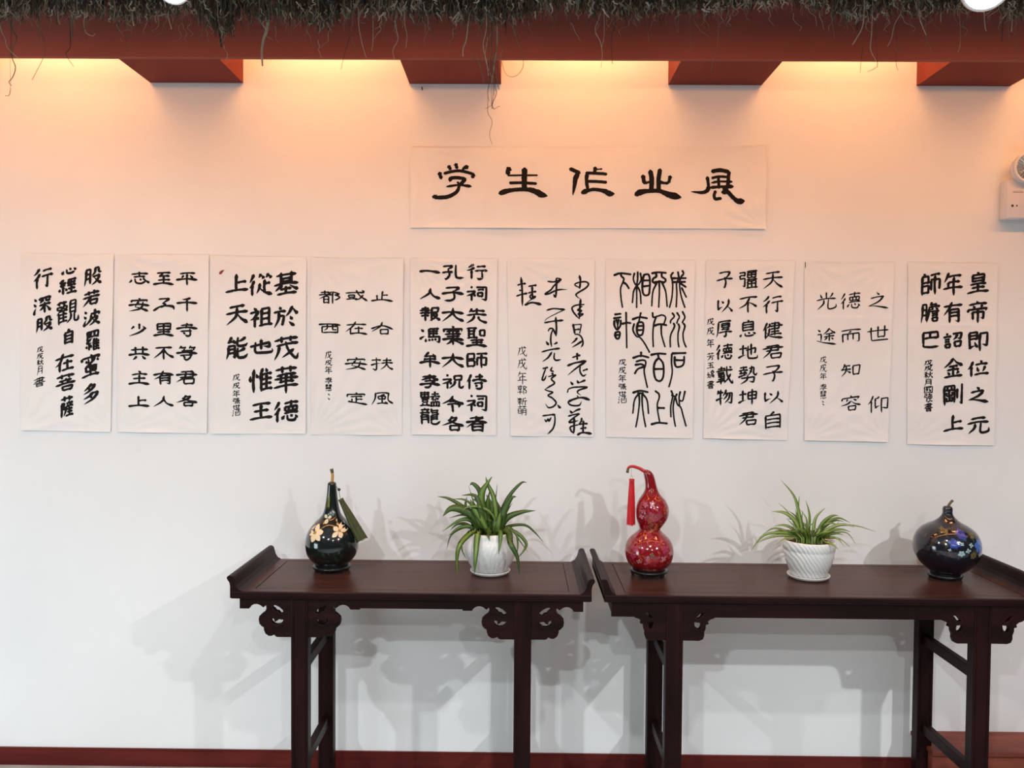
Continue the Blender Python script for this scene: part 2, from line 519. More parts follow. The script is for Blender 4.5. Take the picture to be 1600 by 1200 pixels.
t1 = table('dark rosewood altar table with cloud-shaped brackets, shorter one standing on the left', (359.5, 924.5), ((454.5, 481), (803, 829)), 0.034, 'cloud', None)
t2 = table('dark rosewood altar table with dragon-shaped brackets, longer one reaching the right edge', (944, 1645), ((1040, 1066), (1519, 1549)), 0.054, 'dragon', None)

# ---------------------------------------------------------------- gourds
def stand(t, cx, cy, r, z1, tilt=0):
    mb = MB()
    mb.lathe(cx, cy, [(r * 0.6, z1 - 0.012), (r * 0.88, z1 - 0.012), (r * 1.0, z1 - 0.016), (r * 1.04, z1 - 0.020), (r * 1.0, z1 - 0.025), (r * 0.92, z1 - 0.028), (r * 0.6, z1 - 0.028), (r * 0.6, z1 - 0.012)], 40)
    mb.lathe(cx, cy, [(r * 0.80, z1), (r * 0.92, z1 - 0.002), (r * 0.90, z1 - 0.014), (r * 0.7, z1 - 0.014), (r * 0.80, z1)], 40)
    mb.build('stand_ring', M['stand'], t, True)
    for k in range(5):
        a = R(72 * k + 30)
        x, y = cx + math.cos(a) * r * 0.86, cy + math.sin(a) * r * 0.86
        mb = MB()
        q = [(x, y, z1 - 0.02), (x + math.cos(a) * .003, y + math.sin(a) * .003, (z1 - 0.02 + ZT) / 2), (x, y, ZT + 0.0003)]
        mb.tube(smooth_path(q, 4), [0.008, .008, .007, .0065, .006, .0055, .0055, .006, .0065], 8)
        mb.build('stand_leg', M['stand'], t, True)

def sweep(mb, pts, n=40):
    """horizontal rings with own centre: (x, y, z, r)"""
    vs, fs = [], []
    for (x, y, z, r) in pts:
        for k in range(n):
            a = 2 * math.pi * k / n
            vs.append((x + r * math.cos(a), y + r * math.sin(a), z))
    for i in range(len(pts) - 1):
        for k in range(n):
            a, b = i * n + k, i * n + (k + 1) % n
            fs.append((b, a, a + n, b + n))
    fs.append(tuple(range(n)))
    fs.append(tuple((len(pts) - 1) * n + k for k in range(n - 1, -1, -1)))
    mb.add(vs, fs)

def petals(t, surf, cxz, r, n, m, mc, rot=0, name='painted_flower', wide=0.36):
    """flower of thin inlaid petals laid on a body of revolution; surf(x, z) -> y of the front surface"""
    mb = MB()
    cx, cz = cxz
    for k in range(n):
        a = rot + 2 * math.pi * k / n
        rr = r * random.uniform(0.85, 1.1)
        ca, sa = math.cos(a), math.sin(a)
        shape = [(0.05, 0.0), (0.3, wide * .55), (0.6, wide * .85), (0.85, wide * .5), (1.0, 0), (0.85, -wide * .5), (0.6, -wide * .85), (0.3, -wide * .55)]
        vs = []
        for (u, v) in shape + [(0.55, 0)]:
            x, z = cx + (u * ca - v * sa) * rr, cz + (u * sa + v * ca) * rr
            vs.append((x, surf(x, z) - (0.0018 if (u, v) == (0.55, 0) else 0.001), z))
        mb.add(vs, [(i, (i + 1) % 8, 8) for i in range(8)])
    f = mb.build(name, m, t, True)
    if mc is not None:
        mb = MB()
        rc = r * 0.2
        vs = [(cx + rc * math.cos(i * .785), surf(cx, cz) - 0.0015, cz + rc * math.sin(i * .785)) for i in range(8)] + [(cx, surf(cx, cz) - 0.004, cz)]
        mb.add(vs, [(i, (i + 1) % 8, 8) for i in range(8)])
        mb.build('flower_centre', mc, f, True)
    return f

def make_surf(cx, cy, prof):
    pr = sorted(prof, key=lambda p: p[1])
    def surf(x, z):
        r = pr[0][0]
        for (ra, za), (rb, zb_) in zip(pr, pr[1:]):
            if za <= z <= zb_:
                r = ra + (rb - ra) * (z - za) / max(zb_ - za, 1e-6)
                break
        dx = x - cx
        return cy - math.sqrt(max(r * r - dx * dx, 1e-6))
    return surf

def tassel(t, top, bot, r0, r1, m, n=16):
    top, bot = Vector(top), Vector(bot)
    mb = MB()
    pts = [top + (bot - top) * (i / 10) for i in range(11)]
    mb.tube(pts, [r0 * .5] + [r0 + (r1 - r0) * (i / 9) ** 0.8 for i in range(10)], n)
    o = mb.build('tassel', m, t)
    mb = MB()
    ax = (bot - top).normalized()
    sd = ax.orthogonal().normalized(); s2 = ax.cross(sd)
    for k in range(46):
        a = random.uniform(0, 6.28)
        d = sd * math.cos(a) + s2 * math.sin(a)
        mb.tube([top + d * r0 * .9 + ax * .003, top + (bot - top) * .5 + d * (r0 + r1) * .51, bot + d * r1 * 1.02 + ax * random.uniform(-.002, .005)], [0.0009, .0011, 0.0008], 4)
    mb.build('tassel_threads', m, o)
    mb = MB(); mb.tube([top - ax * 0.004, top + ax * 0.004], r0 * 1.08, 12); mb.build('tassel_cap', m, o)
    return o

# black bottle gourd
cy = 3.10
c = W(518.6, 894, Y=cy); cx = c.x
k = cy / F / 6.315
def z1_(y): return ZT + (1096 - y) * k
prof = [(1, 210), (22, 212), (40, 226), (45, 260), (50, 320), (60, 400), (72, 470), (90, 530), (120, 570), (165, 612), (207, 662), (240, 720), (257, 780), (262, 830), (258, 880), (242, 930), (215, 972), (185, 1003), (150, 1030), (60, 1042), (1, 1043)]
prof = [(r * k, z1_(y)) for r, y in prof]
t = root('bottle_gourd', 'black lacquered long-necked gourd with two cream flowers and an olive tassel', 'gourd', (cx, cy, ZT))
mb = MB(); mb.lathe(cx, cy, smooth_path(prof[::-1], 4), 48); mb.build('gourd_body', M['black_lacquer'], t, True)
stand(t, cx, cy, 0.070, ZT + 0.036)
def g1(x, y, dy=0): 
    p = W(460 + x / 6.315, 720 + y / 6.315, Y=cy + dy); return p
q = smooth_path([tuple(g1(370, 215)), tuple(g1(375, 170)), tuple(g1(374, 120)), tuple(g1(366, 80))], 5)
mb = MB(); mb.tube(q[:11], [0.0062 - .0001 * i for i in range(11)], 10); s_ = mb.build('stem', M['stemy'], t, True); s_['label'] = 'yellow dry stem with a dark tip'
mb = MB(); mb.tube(q[10:], [0.0054, .0056, .006, .0064, .0066, .0064], 10); mb.build('stem_tip', M['stem'], s_, True)
surf = make_surf(cx, cy, prof)
a = g1(252, 672); petals(t, surf, (a.x, a.z), 0.036, 6, M['petal'], M['pollen'], 0.2)
a = g1(482, 655); petals(t, surf, (a.x, a.z), 0.031, 5, M['petal'], M['pollen'], 0.1)
a = g1(352, 545); petals(t, surf, (a.x, a.z), 0.018, 3, M['petal2'], None, 0.4, 'painted_bud', .45)
for i in range(4):
    a = g1(352, 355 + i * 26)
    mb = MB()
    for (u0, v0, u1, v1) in ((-11, -9, 11, -9), (-11, 0, 12, 0), (-9, 9, 11, 9), (-9, -9, -9, 9), (3, -11, 2, 10)):
        p0, p1 = Vector((a.x + u0 * k, 0, a.z - v0 * k)), Vector((a.x + u1 * k, 0, a.z - v1 * k))
        for p in (p0, p1): p.y = surf(p.x, p.z) - 0.0006
        mb.tube([p0, (p0 + p1) / 2 + Vector((0, -.0006, 0)), p1], 0.0011, 4)
    mb.build('inscription', M['gold'], t)
mb = MB()
mb.tube([tuple(g1(x, y, -.02)) for x, y in ((412, 250), (425, 268), (440, 283), (443, 330), (457, 385))], 0.0011, 5); cdx = mb.build('cord', M['stem'], t)
mb = MB(); p = g1(440, 283, -.02); mb.lathe(p.x, p.y, [(.0005, p.z - .006), (.005, p.z - .004), (.0068, p.z), (.005, p.z + .004), (.0005, p.z + .006)], 12); mb.build('bead', M['stand'], cdx, True)
tassel(t, g1(460, 385, -.02), g1(668, 780, -.035), 0.0095, 0.021, M['olive'])

# red double gourd
cy = 3.07
k = cy / F / 5.333
c = W(900 + 607 / 5.333, 901, Y=cy)
bx = c.x
t = root('double_gourd', 'red lacquered double gourd with bent neck and hanging red tassel', 'gourd', (bx, cy, ZT))
sp = [(607, 912, 60), (607, 910, 128), (607, 890, 152), (607, 860, 178), (607, 810, 197), (607, 765, 202), (607, 710, 193), (607, 660, 166), (608, 620, 122), (610, 592, 92), (612, 575, 88), (618, 545, 104), (626, 495, 128), (630, 435, 137), (629, 385, 131), (625, 335, 110), (620, 295, 78), (619, 252, 55), (613, 205, 46), (603, 155, 43), (593, 120, 40), (583, 98, 32), (574, 86, 18), (570, 82, 3)]
pts = [(bx + (x - 607) * k, cy, ZT + (972 - y) * k, r * k) for x, y, r in sp]
mb = MB(); sweep(mb, smooth_path(pts, 4), 44); mb.build('gourd_body', M['red_lacquer'], t, True)
stand(t, bx, cy, 0.068, ZT + 0.040)
def g2(x, y, dy=0): return W(900 + x / 5.333, 720 + y / 5.333, Y=cy + dy)
q = smooth_path([tuple(g2(*p)) for p in ((590, 105), (565, 85), (525, 62), (470, 46), (438, 58), (427, 100))], 5)
mb = MB(); mb.tube(q[:22], [0.0075 - .00012 * i for i in range(22)], 10); s_ = mb.build('stem', M['redstem'], t, True)
mb = MB(); mb.tube(q[21:], [0.005, .005, .0052, .0054, .0054], 10); mb.build('stem_tip', M['stem'], s_, True)
mb = MB()
mb.tube([g2(462, 50), g2(463, 120)], 0.0008, 5); mb.tube([g2(463, 120), g2(450, 155)], 0.0007, 5); mb.tube([g2(463, 120), g2(478, 155)], 0.0007, 5)
mb.build('cord', M['cord'], t)
tassel(t, g2(465, 160), g2(457, 528), 0.0095, 0.0155, M['redsilk'])
lowp = [(r * k, ZT + (972 - y) * k) for x, y, r in sp]
surf = make_surf(bx, cy, lowp)
for (x, y, r, n, m_) in ((470, 700, .018, 5, 'pinkpetal'), (455, 760, .015, 5, 'pinkpetal'), (500, 800, .012, 4, 'pinkpale'), (715, 700, .020, 5, 'pinkpetal'), (700, 775, .014, 4, 'pinkpale'),
                         (770, 740, .014, 5, 'pinkpale'), (755, 820, .012, 4, 'pinkpetal'), (560, 345, .016, 5, 'pinkpetal'), (620, 340, .016, 5, 'pinkpale'), (540, 400, .012, 4, 'pinkpetal'),
                         (600, 420, .012, 5, 'pinkpetal'), (690, 350, .014, 5, 'pinkpetal'), (530, 445, .012, 4, 'pinkpale'), (665, 455, .010, 5, 'goldleaf'), (610, 520, .010, 5, 'goldleaf'), (600, 740, .012, 4, 'goldleaf')):
    p = g2(x, y); petals(t, surf, (p.x, p.z), r * .8, n, M[m_], None, random.uniform(0, 3), 'painted_flower', .42)

# dark blue round gourd
cy = 3.075
k = cy / F / 5.333
c = W(1380 + 524 / 5.333, 903, Y=cy); cx = c.x
def z3(y): return ZT + (985 - y) * k
prof = [(1, 380), (28, 384), (39, 405), (38, 432), (44, 455), (62, 480), (100, 512), (150, 538), (195, 568), (230, 608), (250, 655), (258, 700), (256, 750), (242, 800), (212, 850), (168, 895), (130, 925), (100, 938), (1, 940)]
prof = [(r * k, z3(y)) for r, y in prof]
t = root('round_gourd', 'squat dark blue lacquered gourd with blue flowers near the right edge', 'gourd', (cx, cy, ZT))
mb = MB(); mb.lathe(cx, cy, smooth_path(prof[::-1], 4), 48); mb.build('gourd_body', M['blue_lacquer'], t, True)
stand(t, cx - 0.004, cy, 0.058, ZT + 0.032)
def g3(x, y, dy=0): return W(1380 + x / 5.333, 720 + y / 5.333, Y=cy + dy)
mb = MB(); mb.tube(smooth_path([tuple(g3(*p)) for p in ((535, 400), (545, 375), (560, 350), (580, 330))], 4), [.010, .009, .007, .006, .0055, .005, .0048, .0046, .0046, .0046, .0046, .005, .005], 10); mb.build('stem', M['stem'], t, True)
surf = make_surf(cx, cy, prof)
for (x, y, r, n, m_) in ((540, 575, .024, 6, 'bluepetal'), (470, 640, .023, 6, 'bluepetal'), (690, 660, .030, 6, 'bluepetal2'), (700, 700, .018, 5, 'bluepetal'), (515, 715, .016, 5, 'pearlpetal'), (600, 650, .012, 4, 'pearlpetal'),
                         (570, 695, .012, 4, 'pearlpetal'), (525, 640, .010, 4, 'pearlpetal'), (430, 690, .007, 4, 'pearlpetal'), (620, 735, .018, 6, 'goldleaf'), (430, 550, .014, 5, 'goldleaf'), (630, 580, .014, 5, 'goldleaf'), (690, 745, .008, 4, 'pearlpetal')):
    p = g3(x, y); petals(t, surf, (p.x, p.z), r * .85, n, M[m_], None, random.uniform(0, 3), 'painted_flower', .45)

# ---------------------------------------------------------------- potted spider plants
def ceramic(kind):
    m = mat('ribbed_white_ceramic', (0.74, 0.74, 0.71), 0.38)
    n, l, b = nodes(m)
    tc = n.new('ShaderNodeTexCoord')
    mp = n.new('ShaderNodeMapping')
    mp.inputs['Rotation'].default_value = (0, R(35), 0) if kind else (0, R(-10), 0)
    vo = n.new('ShaderNodeTexVoronoi'); vo.inputs['Scale'].default_value = 22
    wv = n.new('ShaderNodeTexWave'); wv.inputs['Scale'].default_value = 26 if kind else 18
    wv.inputs['Distortion'].default_value = 3 if kind else 9
    wv.inputs['Detail'].default_value = 2
    ad = n.new('ShaderNodeMath'); ad.operation = 'ADD'
    bp = n.new('ShaderNodeBump'); bp.inputs['Strength'].default_value = 0.5 if kind else 0.28; bp.inputs['Distance'].default_value = 0.003
    l.new(tc.outputs['Object'], mp.inputs[0]); l.new(mp.outputs[0], wv.inputs['Vector']); l.new(mp.outputs[0], vo.inputs['Vector'])
    l.new(vo.outputs['Distance'], ad.inputs[0]); l.new(wv.outputs['Fac'], ad.inputs[1]); l.new(ad.outputs[0], bp.inputs['Height']); l.new(bp.outputs[0], b.inputs['Normal'])
    return m

def leaf(t, pts3, wid, c0, c1, n=14):
    path = [Vector(p) for p in smooth_path([tuple(p) for p in pts3], max(4, n // (len(pts3) - 1)))]
    N = len(path)
    vs, fs, cs = [], [], []
    for i, p in enumerate(path):
        s = i / (N - 1)
        tg = (path[min(i + 1, N - 1)] - path[max(i - 1, 0)]).normalized()
        view = Vector((0, -1, 0.25)).normalized()
        side = tg.cross(view)
        if side.length < 1e-4: side = Vector((1, 0, 0))
        side.normalize()
        nr = side.cross(tg).normalized()
        w = wid * 0.5 * min(1, 0.35 + s * 2.2) * (1 - max(0, (s - 0.45) / 0.55) ** 1.7) + 0.0004
        th = 0.0006
        vs += [p - side * w + nr * w * .35, p + nr * -th, p + side * w + nr * w * .35, p - nr * (th + .0008)]
        ce = tuple(c0[j] * (0.85 + .15 * s) for j in range(3))
        cm = tuple(c1[j] for j in range(3))
        cs += [ce, cm, ce, ce]
        if i:
            a, b = (i - 1) * 4, i * 4
            for j in range(4):
                fs.append((a + j, a + (j + 1) % 4, b + (j + 1) % 4, b + j))
    return obj('leaf', vs, fs, M['leaf'], t, True, cs)

def potted(label, ox, cyy, base_y, axis, rim, body, saucer, leaves, kind, oy=720, rootn=0):
    k = cyy / F / 5.333
    c = W(ox + axis / 5.333, 900, Y=cyy); cx = c.x
    def zz(y): return ZT + (base_y - y) * k
    t = root('potted_spider_plant', label, 'plant', (cx, cyy, ZT))
    prof = [(r * k, zz(y)) for y, r in body]
    top = prof[0]
    wall_t = 0.006
    pr = [(0.002, prof[-1][1])] + prof[::-1] + [(top[0] - wall_t * .5, top[1] + .002), (top[0] - wall_t, top[1]), (top[0] - wall_t * 1.3, top[1] - 0.03), (0.002, top[1] - .03)]
    mb = MB(); mb.lathe(cx, cyy, pr, 56); mb.build('pot', ceramic(kind), t, True, origin=(cx, cyy, ZT))
    sr = saucer * k
    mb = MB(); mb.lathe(cx, cyy, [(0.002, ZT + .0005), (sr * .82, ZT + .0005), (sr * .9, ZT + .003), (sr, ZT + .012), (sr * 1.0, ZT + .015), (sr * .96, ZT + .014), (sr * .86, ZT + .006), (0.002, ZT + .006)], 56); mb.build('saucer', M['ceramic'], t, True)
    zs = top[1] - 0.014
    vs, fs = [(cx, cyy, zs + .004)], []
    for j, rr in enumerate((.3, .6, .98)):
        for i in range(28):
            a = i * 2 * math.pi / 28
            vs.append((cx + math.cos(a) * rr * (top[0] - wall_t), cyy + math.sin(a) * rr * (top[0] - wall_t), zs + random.uniform(-.003, .005)))
    for i in range(28):
        fs.append((0, 1 + i, 1 + (i + 1) % 28))
        for j in range(2):
            a, b = 1 + j * 28, 1 + (j + 1) * 28
            fs.append((a + i, b + i, b + (i + 1) % 28, a + (i + 1) % 28))
    obj('soil', vs, fs, M['soil'], t)
    for (pp, w, dtip) in leaves:
        n = len(pp)
        rd = random.uniform(-.035, .02)
        pts3 = []
        for i, (x, y) in enumerate(pp):
            s = i / (n - 1)
            d = rd + (dtip - rd) * (s ** 0.6) if dtip > -.09 else -0.118 + .008 * s - .03 * (.5 - abs(s - .5))
            if i == 0:                       # rooted in the soil
                q = W(ox + x / 5.333, oy + y / 5.333, Y=cyy + rd * .5)
                q.z = zs - 0.004
                q.x = cx + max(-.7, min(.7, (q.x - cx) / top[0])) * top[0]
                pts3.append(q)
                q2 = W(ox + x / 5.333, oy + y / 5.333, Y=cyy + rd * .5)
                if q2.z > zs + 0.012: pts3.append(q2)
            else:
                if i == 1 and dtip <= -.09:      # over the rim of the pot
                    f = W(ox + x / 5.333, oy + y / 5.333, Y=cyy - .1)
                    xr_ = max(-.8, min(.8, (f.x - cx) / top[0])) * top[0]
                    yr_ = -math.sqrt(top[0] ** 2 - xr_ ** 2)
                    pts3.append(Vector((cx + xr_ * .75, cyy + yr_ * .72, top[1] + .008)))
                    pts3.append(Vector((cx + xr_ * 1.04, cyy + yr_ * 1.12, top[1] + .006)))
                    if f.z > top[1] - .02: continue
                pts3.append(W(ox + x / 5.333, oy + y / 5.333, Y=cyy + d))
        g = random.uniform(0.7, 1.25)
        if kind:
            c0 = (0.10 * g, 0.17 * g, 0.028 * g); c1 = random.choice([(0.36, 0.42, 0.14), (0.26, 0.35, 0.08), (0.15, 0.24, 0.035)])
        else:
            c0 = (0.050 * g, 0.095 * g, 0.016 * g); c1 = random.choice([(0.09 * g, 0.16 * g, 0.025 * g), (0.17, 0.27, 0.045), (0.06, 0.11, 0.018)])
        leaf(t, pts3, w * k * (1.0 if kind else 1.15), c0, c1)
    return t

LV1 = [([(500, 600), (430, 470), (340, 385), (220, 315), (125, 297)], 30, .02), ([(520, 600), (430, 470), (330, 405), (235, 400), (168, 465)], 62, -.04),
 ([(480, 590), (440, 510), (350, 450), (220, 477)], 22, .03), ([(460, 590), (410, 500), (310, 495), (165, 590)], 32, -.03), ([(450, 600), (390, 540), (300, 525), (232, 577)], 22, .02),
 ([(450, 590), (400, 548), (300, 560), (215, 628)], 30, -.03), ([(440, 580), (350, 555), (240, 620), (203, 740)], 15, .0), ([(440, 590), (350, 610), (312, 700), (287, 830), (297, 955)], 42, -.1),
 ([(420, 600), (340, 640), (330, 740), (372, 828)], 13, -.08), ([(490, 610), (462, 680), (444, 800), (435, 940)], 46, -.112), ([(540, 560), (548, 620), (562, 672)], 34, -.1),
 ([(650, 600), (648, 680), (635, 782)], 42, -.112), ([(660, 600), (735, 690), (790, 800), (808, 945)], 44, -.1), ([(690, 580), (780, 595), (862, 680), (850, 740), (795, 810)], 24, .0),
 ([(680, 570), (775, 600), (795, 700), (785, 792)], 16, -.05), ([(690, 560), (740, 560), (800, 650), (880, 762)], 13, .03), ([(640, 590), (720, 545), (850, 535), (930, 590), (1010, 680)], 20, .04),
 ([(640, 590), (700, 480), (820, 428), (945, 415)], 46, -.02), ([(660, 590), (650, 460), (720, 300), (820, 187), (870, 180)], 30, .03), ([(650, 590), (685, 420), (740, 312), (785, 298)], 42, -.03),
 ([(650, 590), (690, 450), (750, 350)], 18, .02), ([(620, 590), (605, 400), (625, 190)], 14, .03), ([(600, 600), (612, 440), (592, 300), (545, 195), (527, 130)], 38, .0),
 ([(560, 600), (500, 430), (495, 270), (582, 130)], 62, -.02), ([(540, 600), (520, 420), (475, 250), (420, 190), (395, 205)], 34, .02), ([(520, 590), (450, 420), (385, 205)], 16, .03),
 ([(510, 590), (490, 420), (440, 292), (325, 288)], 38, -.03), ([(500, 590), (430, 400), (350, 325), (240, 320)], 16, .02), ([(560, 600), (540, 440), (470, 340), (420, 320)], 44, .0),
 ([(590, 600), (650, 450), (600, 300)], 46, .02), ([(500, 600), (470, 480), (420, 330)], 50, .03), ([(640, 600), (585, 450), (480, 385), (380, 385), (330, 420)], 22, -.05), ([(470, 600), (400, 480), (360, 380), (370, 300)], 26, .04),
 ([(600, 600), (580, 480), (570, 360), (530, 280)], 36, .03), ([(560, 600), (480, 520), (440, 430)], 44, -.02), ([(620, 600), (560, 540), (545, 500), (580, 500)], 18, -.03), ([(620, 600), (640, 500), (650, 420)], 44, -.02), ([(560, 600), (500, 500), (430, 400), (400, 320)], 50, -.03), ([(600, 600), (560, 500), (540, 380), (560, 250)], 48, -.01), ([(650, 600), (670, 480), (690, 380)], 40, .02), ([(520, 600), (450, 520), (350, 430)], 46, .03)]
LV2 = [([(560, 640), (522, 430), (480, 290), (375, 160)], 27, .0), ([(540, 640), (515, 460), (528, 290)], 28, .02), ([(600, 640), (612, 460), (582, 330)], 21, -.01), ([(560, 640), (490, 500), (400, 432), (298, 422)], 36, -.03),
 ([(540, 640), (440, 440), (355, 350)], 13, .03), ([(560, 630), (505, 475), (435, 415)], 18, .02), ([(570, 640), (590, 500), (540, 410)], 16, .03), ([(640, 630), (660, 480), (742, 392)], 28, -.01),
 ([(540, 640), (460, 560), (390, 535), (315, 545)], 24, -.04), ([(530, 645), (410, 585), (310, 562), (225, 612)], 20, .02), ([(520, 645), (400, 600), (230, 620), (128, 745)], 25, -.03), ([(520, 640), (390, 620), (270, 640), (165, 690)], 25, -.05),
 ([(500, 645), (400, 650), (335, 700)], 12, -.05), ([(660, 640), (720, 520), (795, 462), (855, 455)], 30, .0), ([(660, 640), (745, 525), (850, 477), (950, 515)], 25, .03), ([(680, 640), (780, 562), (890, 530), (990, 552)], 30, -.03),
 ([(690, 640), (810, 548), (990, 540), (1165, 592)], 15, .0), ([(690, 640), (800, 582), (880, 572), (955, 592)], 24, -.05), ([(700, 640), (810, 600), (925, 602), (995, 690)], 12, .02), ([(700, 645), (800, 640), (850, 652), (905, 715)], 20, -.04),
 ([(700, 645), (850, 645), (955, 722)], 10, .0), ([(715, 640), (800, 660), (852, 738)], 30, -.1), ([(640, 640), (580, 540), (500, 500), (430, 480)], 22, .03), ([(610, 640), (600, 560), (640, 520)], 26, -.03),
 ([(650, 640), (700, 560), (780, 520), (870, 540)], 22, -.02), ([(600, 640), (540, 560), (510, 480), (495, 400)], 20, .04), ([(680, 640), (700, 540), (790, 450)], 16, .04), ([(590, 640), (560, 580), (470, 550)], 24, -.05),
 ([(660, 640), (720, 600), (790, 590)], 28, -.06), ([(560, 640), (520, 590), (430, 590)], 24, -.06), ([(630, 640), (640, 580), (690, 560)], 26, -.06), ([(545, 640), (470, 590), (360, 585), (280, 600)], 20, .04), ([(560, 640), (500, 560), (420, 480)], 20, -.02), ([(680, 640), (760, 600), (860, 505)], 18, .03), ([(600, 640), (560, 560), (545, 480), (560, 420)], 20, .03), ([(660, 640), (730, 560), (820, 500), (900, 505)], 18, .04), ([(690, 645), (760, 620), (840, 605), (900, 620)], 22, -.05)]
potted('bushy dark green spider plant in a white pot on the left table', 660, 3.08, 955, 565, 0,
       [(604, 188), (618, 195), (640, 196), (665, 208), (700, 222), (745, 224), (800, 206), (860, 182), (895, 160), (938, 140)], 168, LV1, 0, rootn=1)
potted('low pale-striped spider plant in a white pot on the right table', 1150, 3.06, 985, 603, 0,
       [(668, 208), (680, 212), (738, 209), (742, 205), (748, 206), (800, 198), (850, 184), (900, 164), (945, 144), (968, 134)], 172, LV2, 1)

# ---------------------------------------------------------------- emergency light on the wall
p0, p1 = W(1560, 345, Y=D), W(1560, 284, Y=D)
ex0, ez0, ez1 = p0.x, p0.z, p1.z
ex1 = ex0 + 0.29
t = root('emergency_light', 'white twin-head emergency light on the wall at the right edge', 'emergency light', ((ex0 + ex1) / 2, D, ez0))
mb = MB(); mb.box((ex0, D - 0.058, ez0), (ex1, D, ez1), 0.006); hs = mb.build('housing', M['plastic'], t, True)
hx = W(1607, 262, Y=D - 0.08).x; hz = W(1607, 262, Y=D - 0.08).z
for hc in (hx, hx + 0.145):
    mb = MB()
    mb.tube([(hc, D - 0.03, hz), (hc, D - 0.045, hz), (hc, D - 0.07, hz), (hc, D - 0.082, hz)], [.03, .052, .06, .058], 32); h = mb.build('lamp_head', M['plastic'], t, True)
    mb = MB(); mb.tube([(hc, D - 0.0825, hz), (hc, D - 0.0835, hz)], [.05, .049], 32); mb.build('reflector', M['chrome'], h)
    mb = MB()
    for i in range(24):
        a = i * 2 * math.pi / 24
        mb.tube([(hc + .014 * math.cos(a), D - .084, hz + .014 * math.sin(a)), (hc + .047 * math.cos(a), D - .0845, hz + .047 * math.sin(a))], .0012, 4)
    mb.build('reflector_ribs', M['chrome'], h)
    mb = MB(); mb.tube([(hc, D - .084, hz), (hc, D - .088, hz), (hc, D - .091, hz)], [.013, .011, .004], 16); mb.build('bulb', M['clear'], h, True)
    mb = MB(); mb.tube([(hc, D - .086, hz), (hc, D - .087, hz)], [.0545, .0545], 32)
    vs, fs = [], []
    for i in range(32):
        a = i * 2 * math.pi / 32
        for rr, yy in ((.060, -.078), (.060, -.088), (.051, -.088), (.051, -.082)):
            vs.append((hc + rr * math.cos(a), D + yy, hz + rr * math.sin(a)))
    for i in range(32):
        for j in range(4):
            a, b = i * 4, ((i + 1) % 32) * 4
            fs.append((a + j, a + (j + 1) % 4, b + (j + 1) % 4, b + j))
    obj('rim', vs, fs, M['plastic'], h, True)
    mb = MB(); mb.box((hc - .017, D - .05, ez1 - .004), (hc + .017, D - .026, hz - .045), .002); mb.build('swivel_bracket', M['brown'], t)
for (px, r) in ((1581.8, .0048), (1588.7, .003), (1596, .0048)):
    q = W(px, 321.5, Y=D - .058)
    mb = MB(); mb.tube([(q.x, D - .0575, q.z), (q.x, D - .0595, q.z)], r, 14); mb.build('indicator', M['dark'] if px < 1595 else M['plastic'], t)
q = W(1591, 300, Y=D - .058)
mb = MB()
mb.box((q.x - .021, D - .0583, q.z - .0022), (q.x + .021, D - .0578, q.z + .0012))
mb.tube(smooth_path([(q.x - .018, D - .0582, q.z + .003), (q.x, D - .0582, q.z + .0065), (q.x + .018, D - .0582, q.z + .003)], 6), .0005, 4)
mb.build('maker_mark', mat('grey_print', (.32, .25, .26), .6), t)

# small nail under the second beam, dark stain spot below the right table
q = W(660, 139, Y=D)
mb = MB(); mb.tube([(q.x, D, q.z), (q.x, D - .02, q.z)], .0022, 8); mb.tube([(q.x, D - .012, q.z), (q.x + .001, D - .014, q.z - .009)], .002, 6)
tag(mb.build('nail', M['dark']), 'tiny dark nail in the wall just under the brown beam left of the banner', 'nail')

# ---------------------------------------------------------------- thatch fringe with hanging roots
TY = 2.5
def px2(px, py, dy=0): return W(px, py, Y=TY + dy)
zt = px2(800, -45).z
t = root('root_thatch', 'dark fringe of dry tangled roots hanging from above along the top', 'hanging roots', (0, TY, zt))
def strand(mb, px, y0, y1, wig, rad, col, dy, n=5, sl=0.0, seg=6):
    a, b = px2(px, y0, dy), px2(px + sl, y1, dy)
    pts, rs = [], []
    o1, o2 = random.uniform(0, 99), random.uniform(0, 99)
    for i in range(seg + 1):
        s = i / seg
        p = a.lerp(b, s)
        p += Vector(((noise.noise(Vector((o1, s * 3, 0)))) * wig, noise.noise(Vector((o2, s * 3, 5))) * wig, 0)) * min(1, s * 2)
        pts.append(p); rs.append(rad * (1 - .65 * s))
    mb.tube(pts, rs, n, col)
def edge(x):
    """lower edge of the dense fringe in the picture's frame"""
    base = [(-200, 30), (0, 22), (100, 16), (150, 20), (200, 26), (300, 14), (330, 45), (350, 52), (380, 22), (460, 26), (500, 38), (560, 14), (640, 20), (700, 24), (770, 32), (830, 20), (860, 6), (940, 18), (980, 22), (1040, 14), (1100, 16), (1160, 5), (1230, -6), (1290, 12), (1330, 28), (1400, 12), (1440, 18), (1500, 10), (1540, 2), (1580, 22), (1800, 20)]
    for (a, ya), (b, yb) in zip(base, base[1:]):
        if a <= x <= b: return ya + (yb - ya) * (x - a) / (b - a)
    return 20
cols = [(.030, .024, .014), (.045, .037, .021), (.070, .058, .034), (.115, .095, .06), (.018, .014, .009), (.22, .185, .13)]
mb = MB()
for i in range(5200):
    x = random.uniform(-230, 1830)
    e = edge(x) + random.gauss(0, 7)
    wgt = [5, 5, 4, 2.5, 5, 1.1]
    strand(mb, x, -50, e, random.uniform(.006, .03), random.uniform(.0012, .0040), random.choices(cols, wgt)[0], random.uniform(-.09, .07), 3, random.gauss(0, 7), 5)
o = mb.build('thatch_strands', M['root'], t); o['kind'] = 'stuff'
mb = MB()
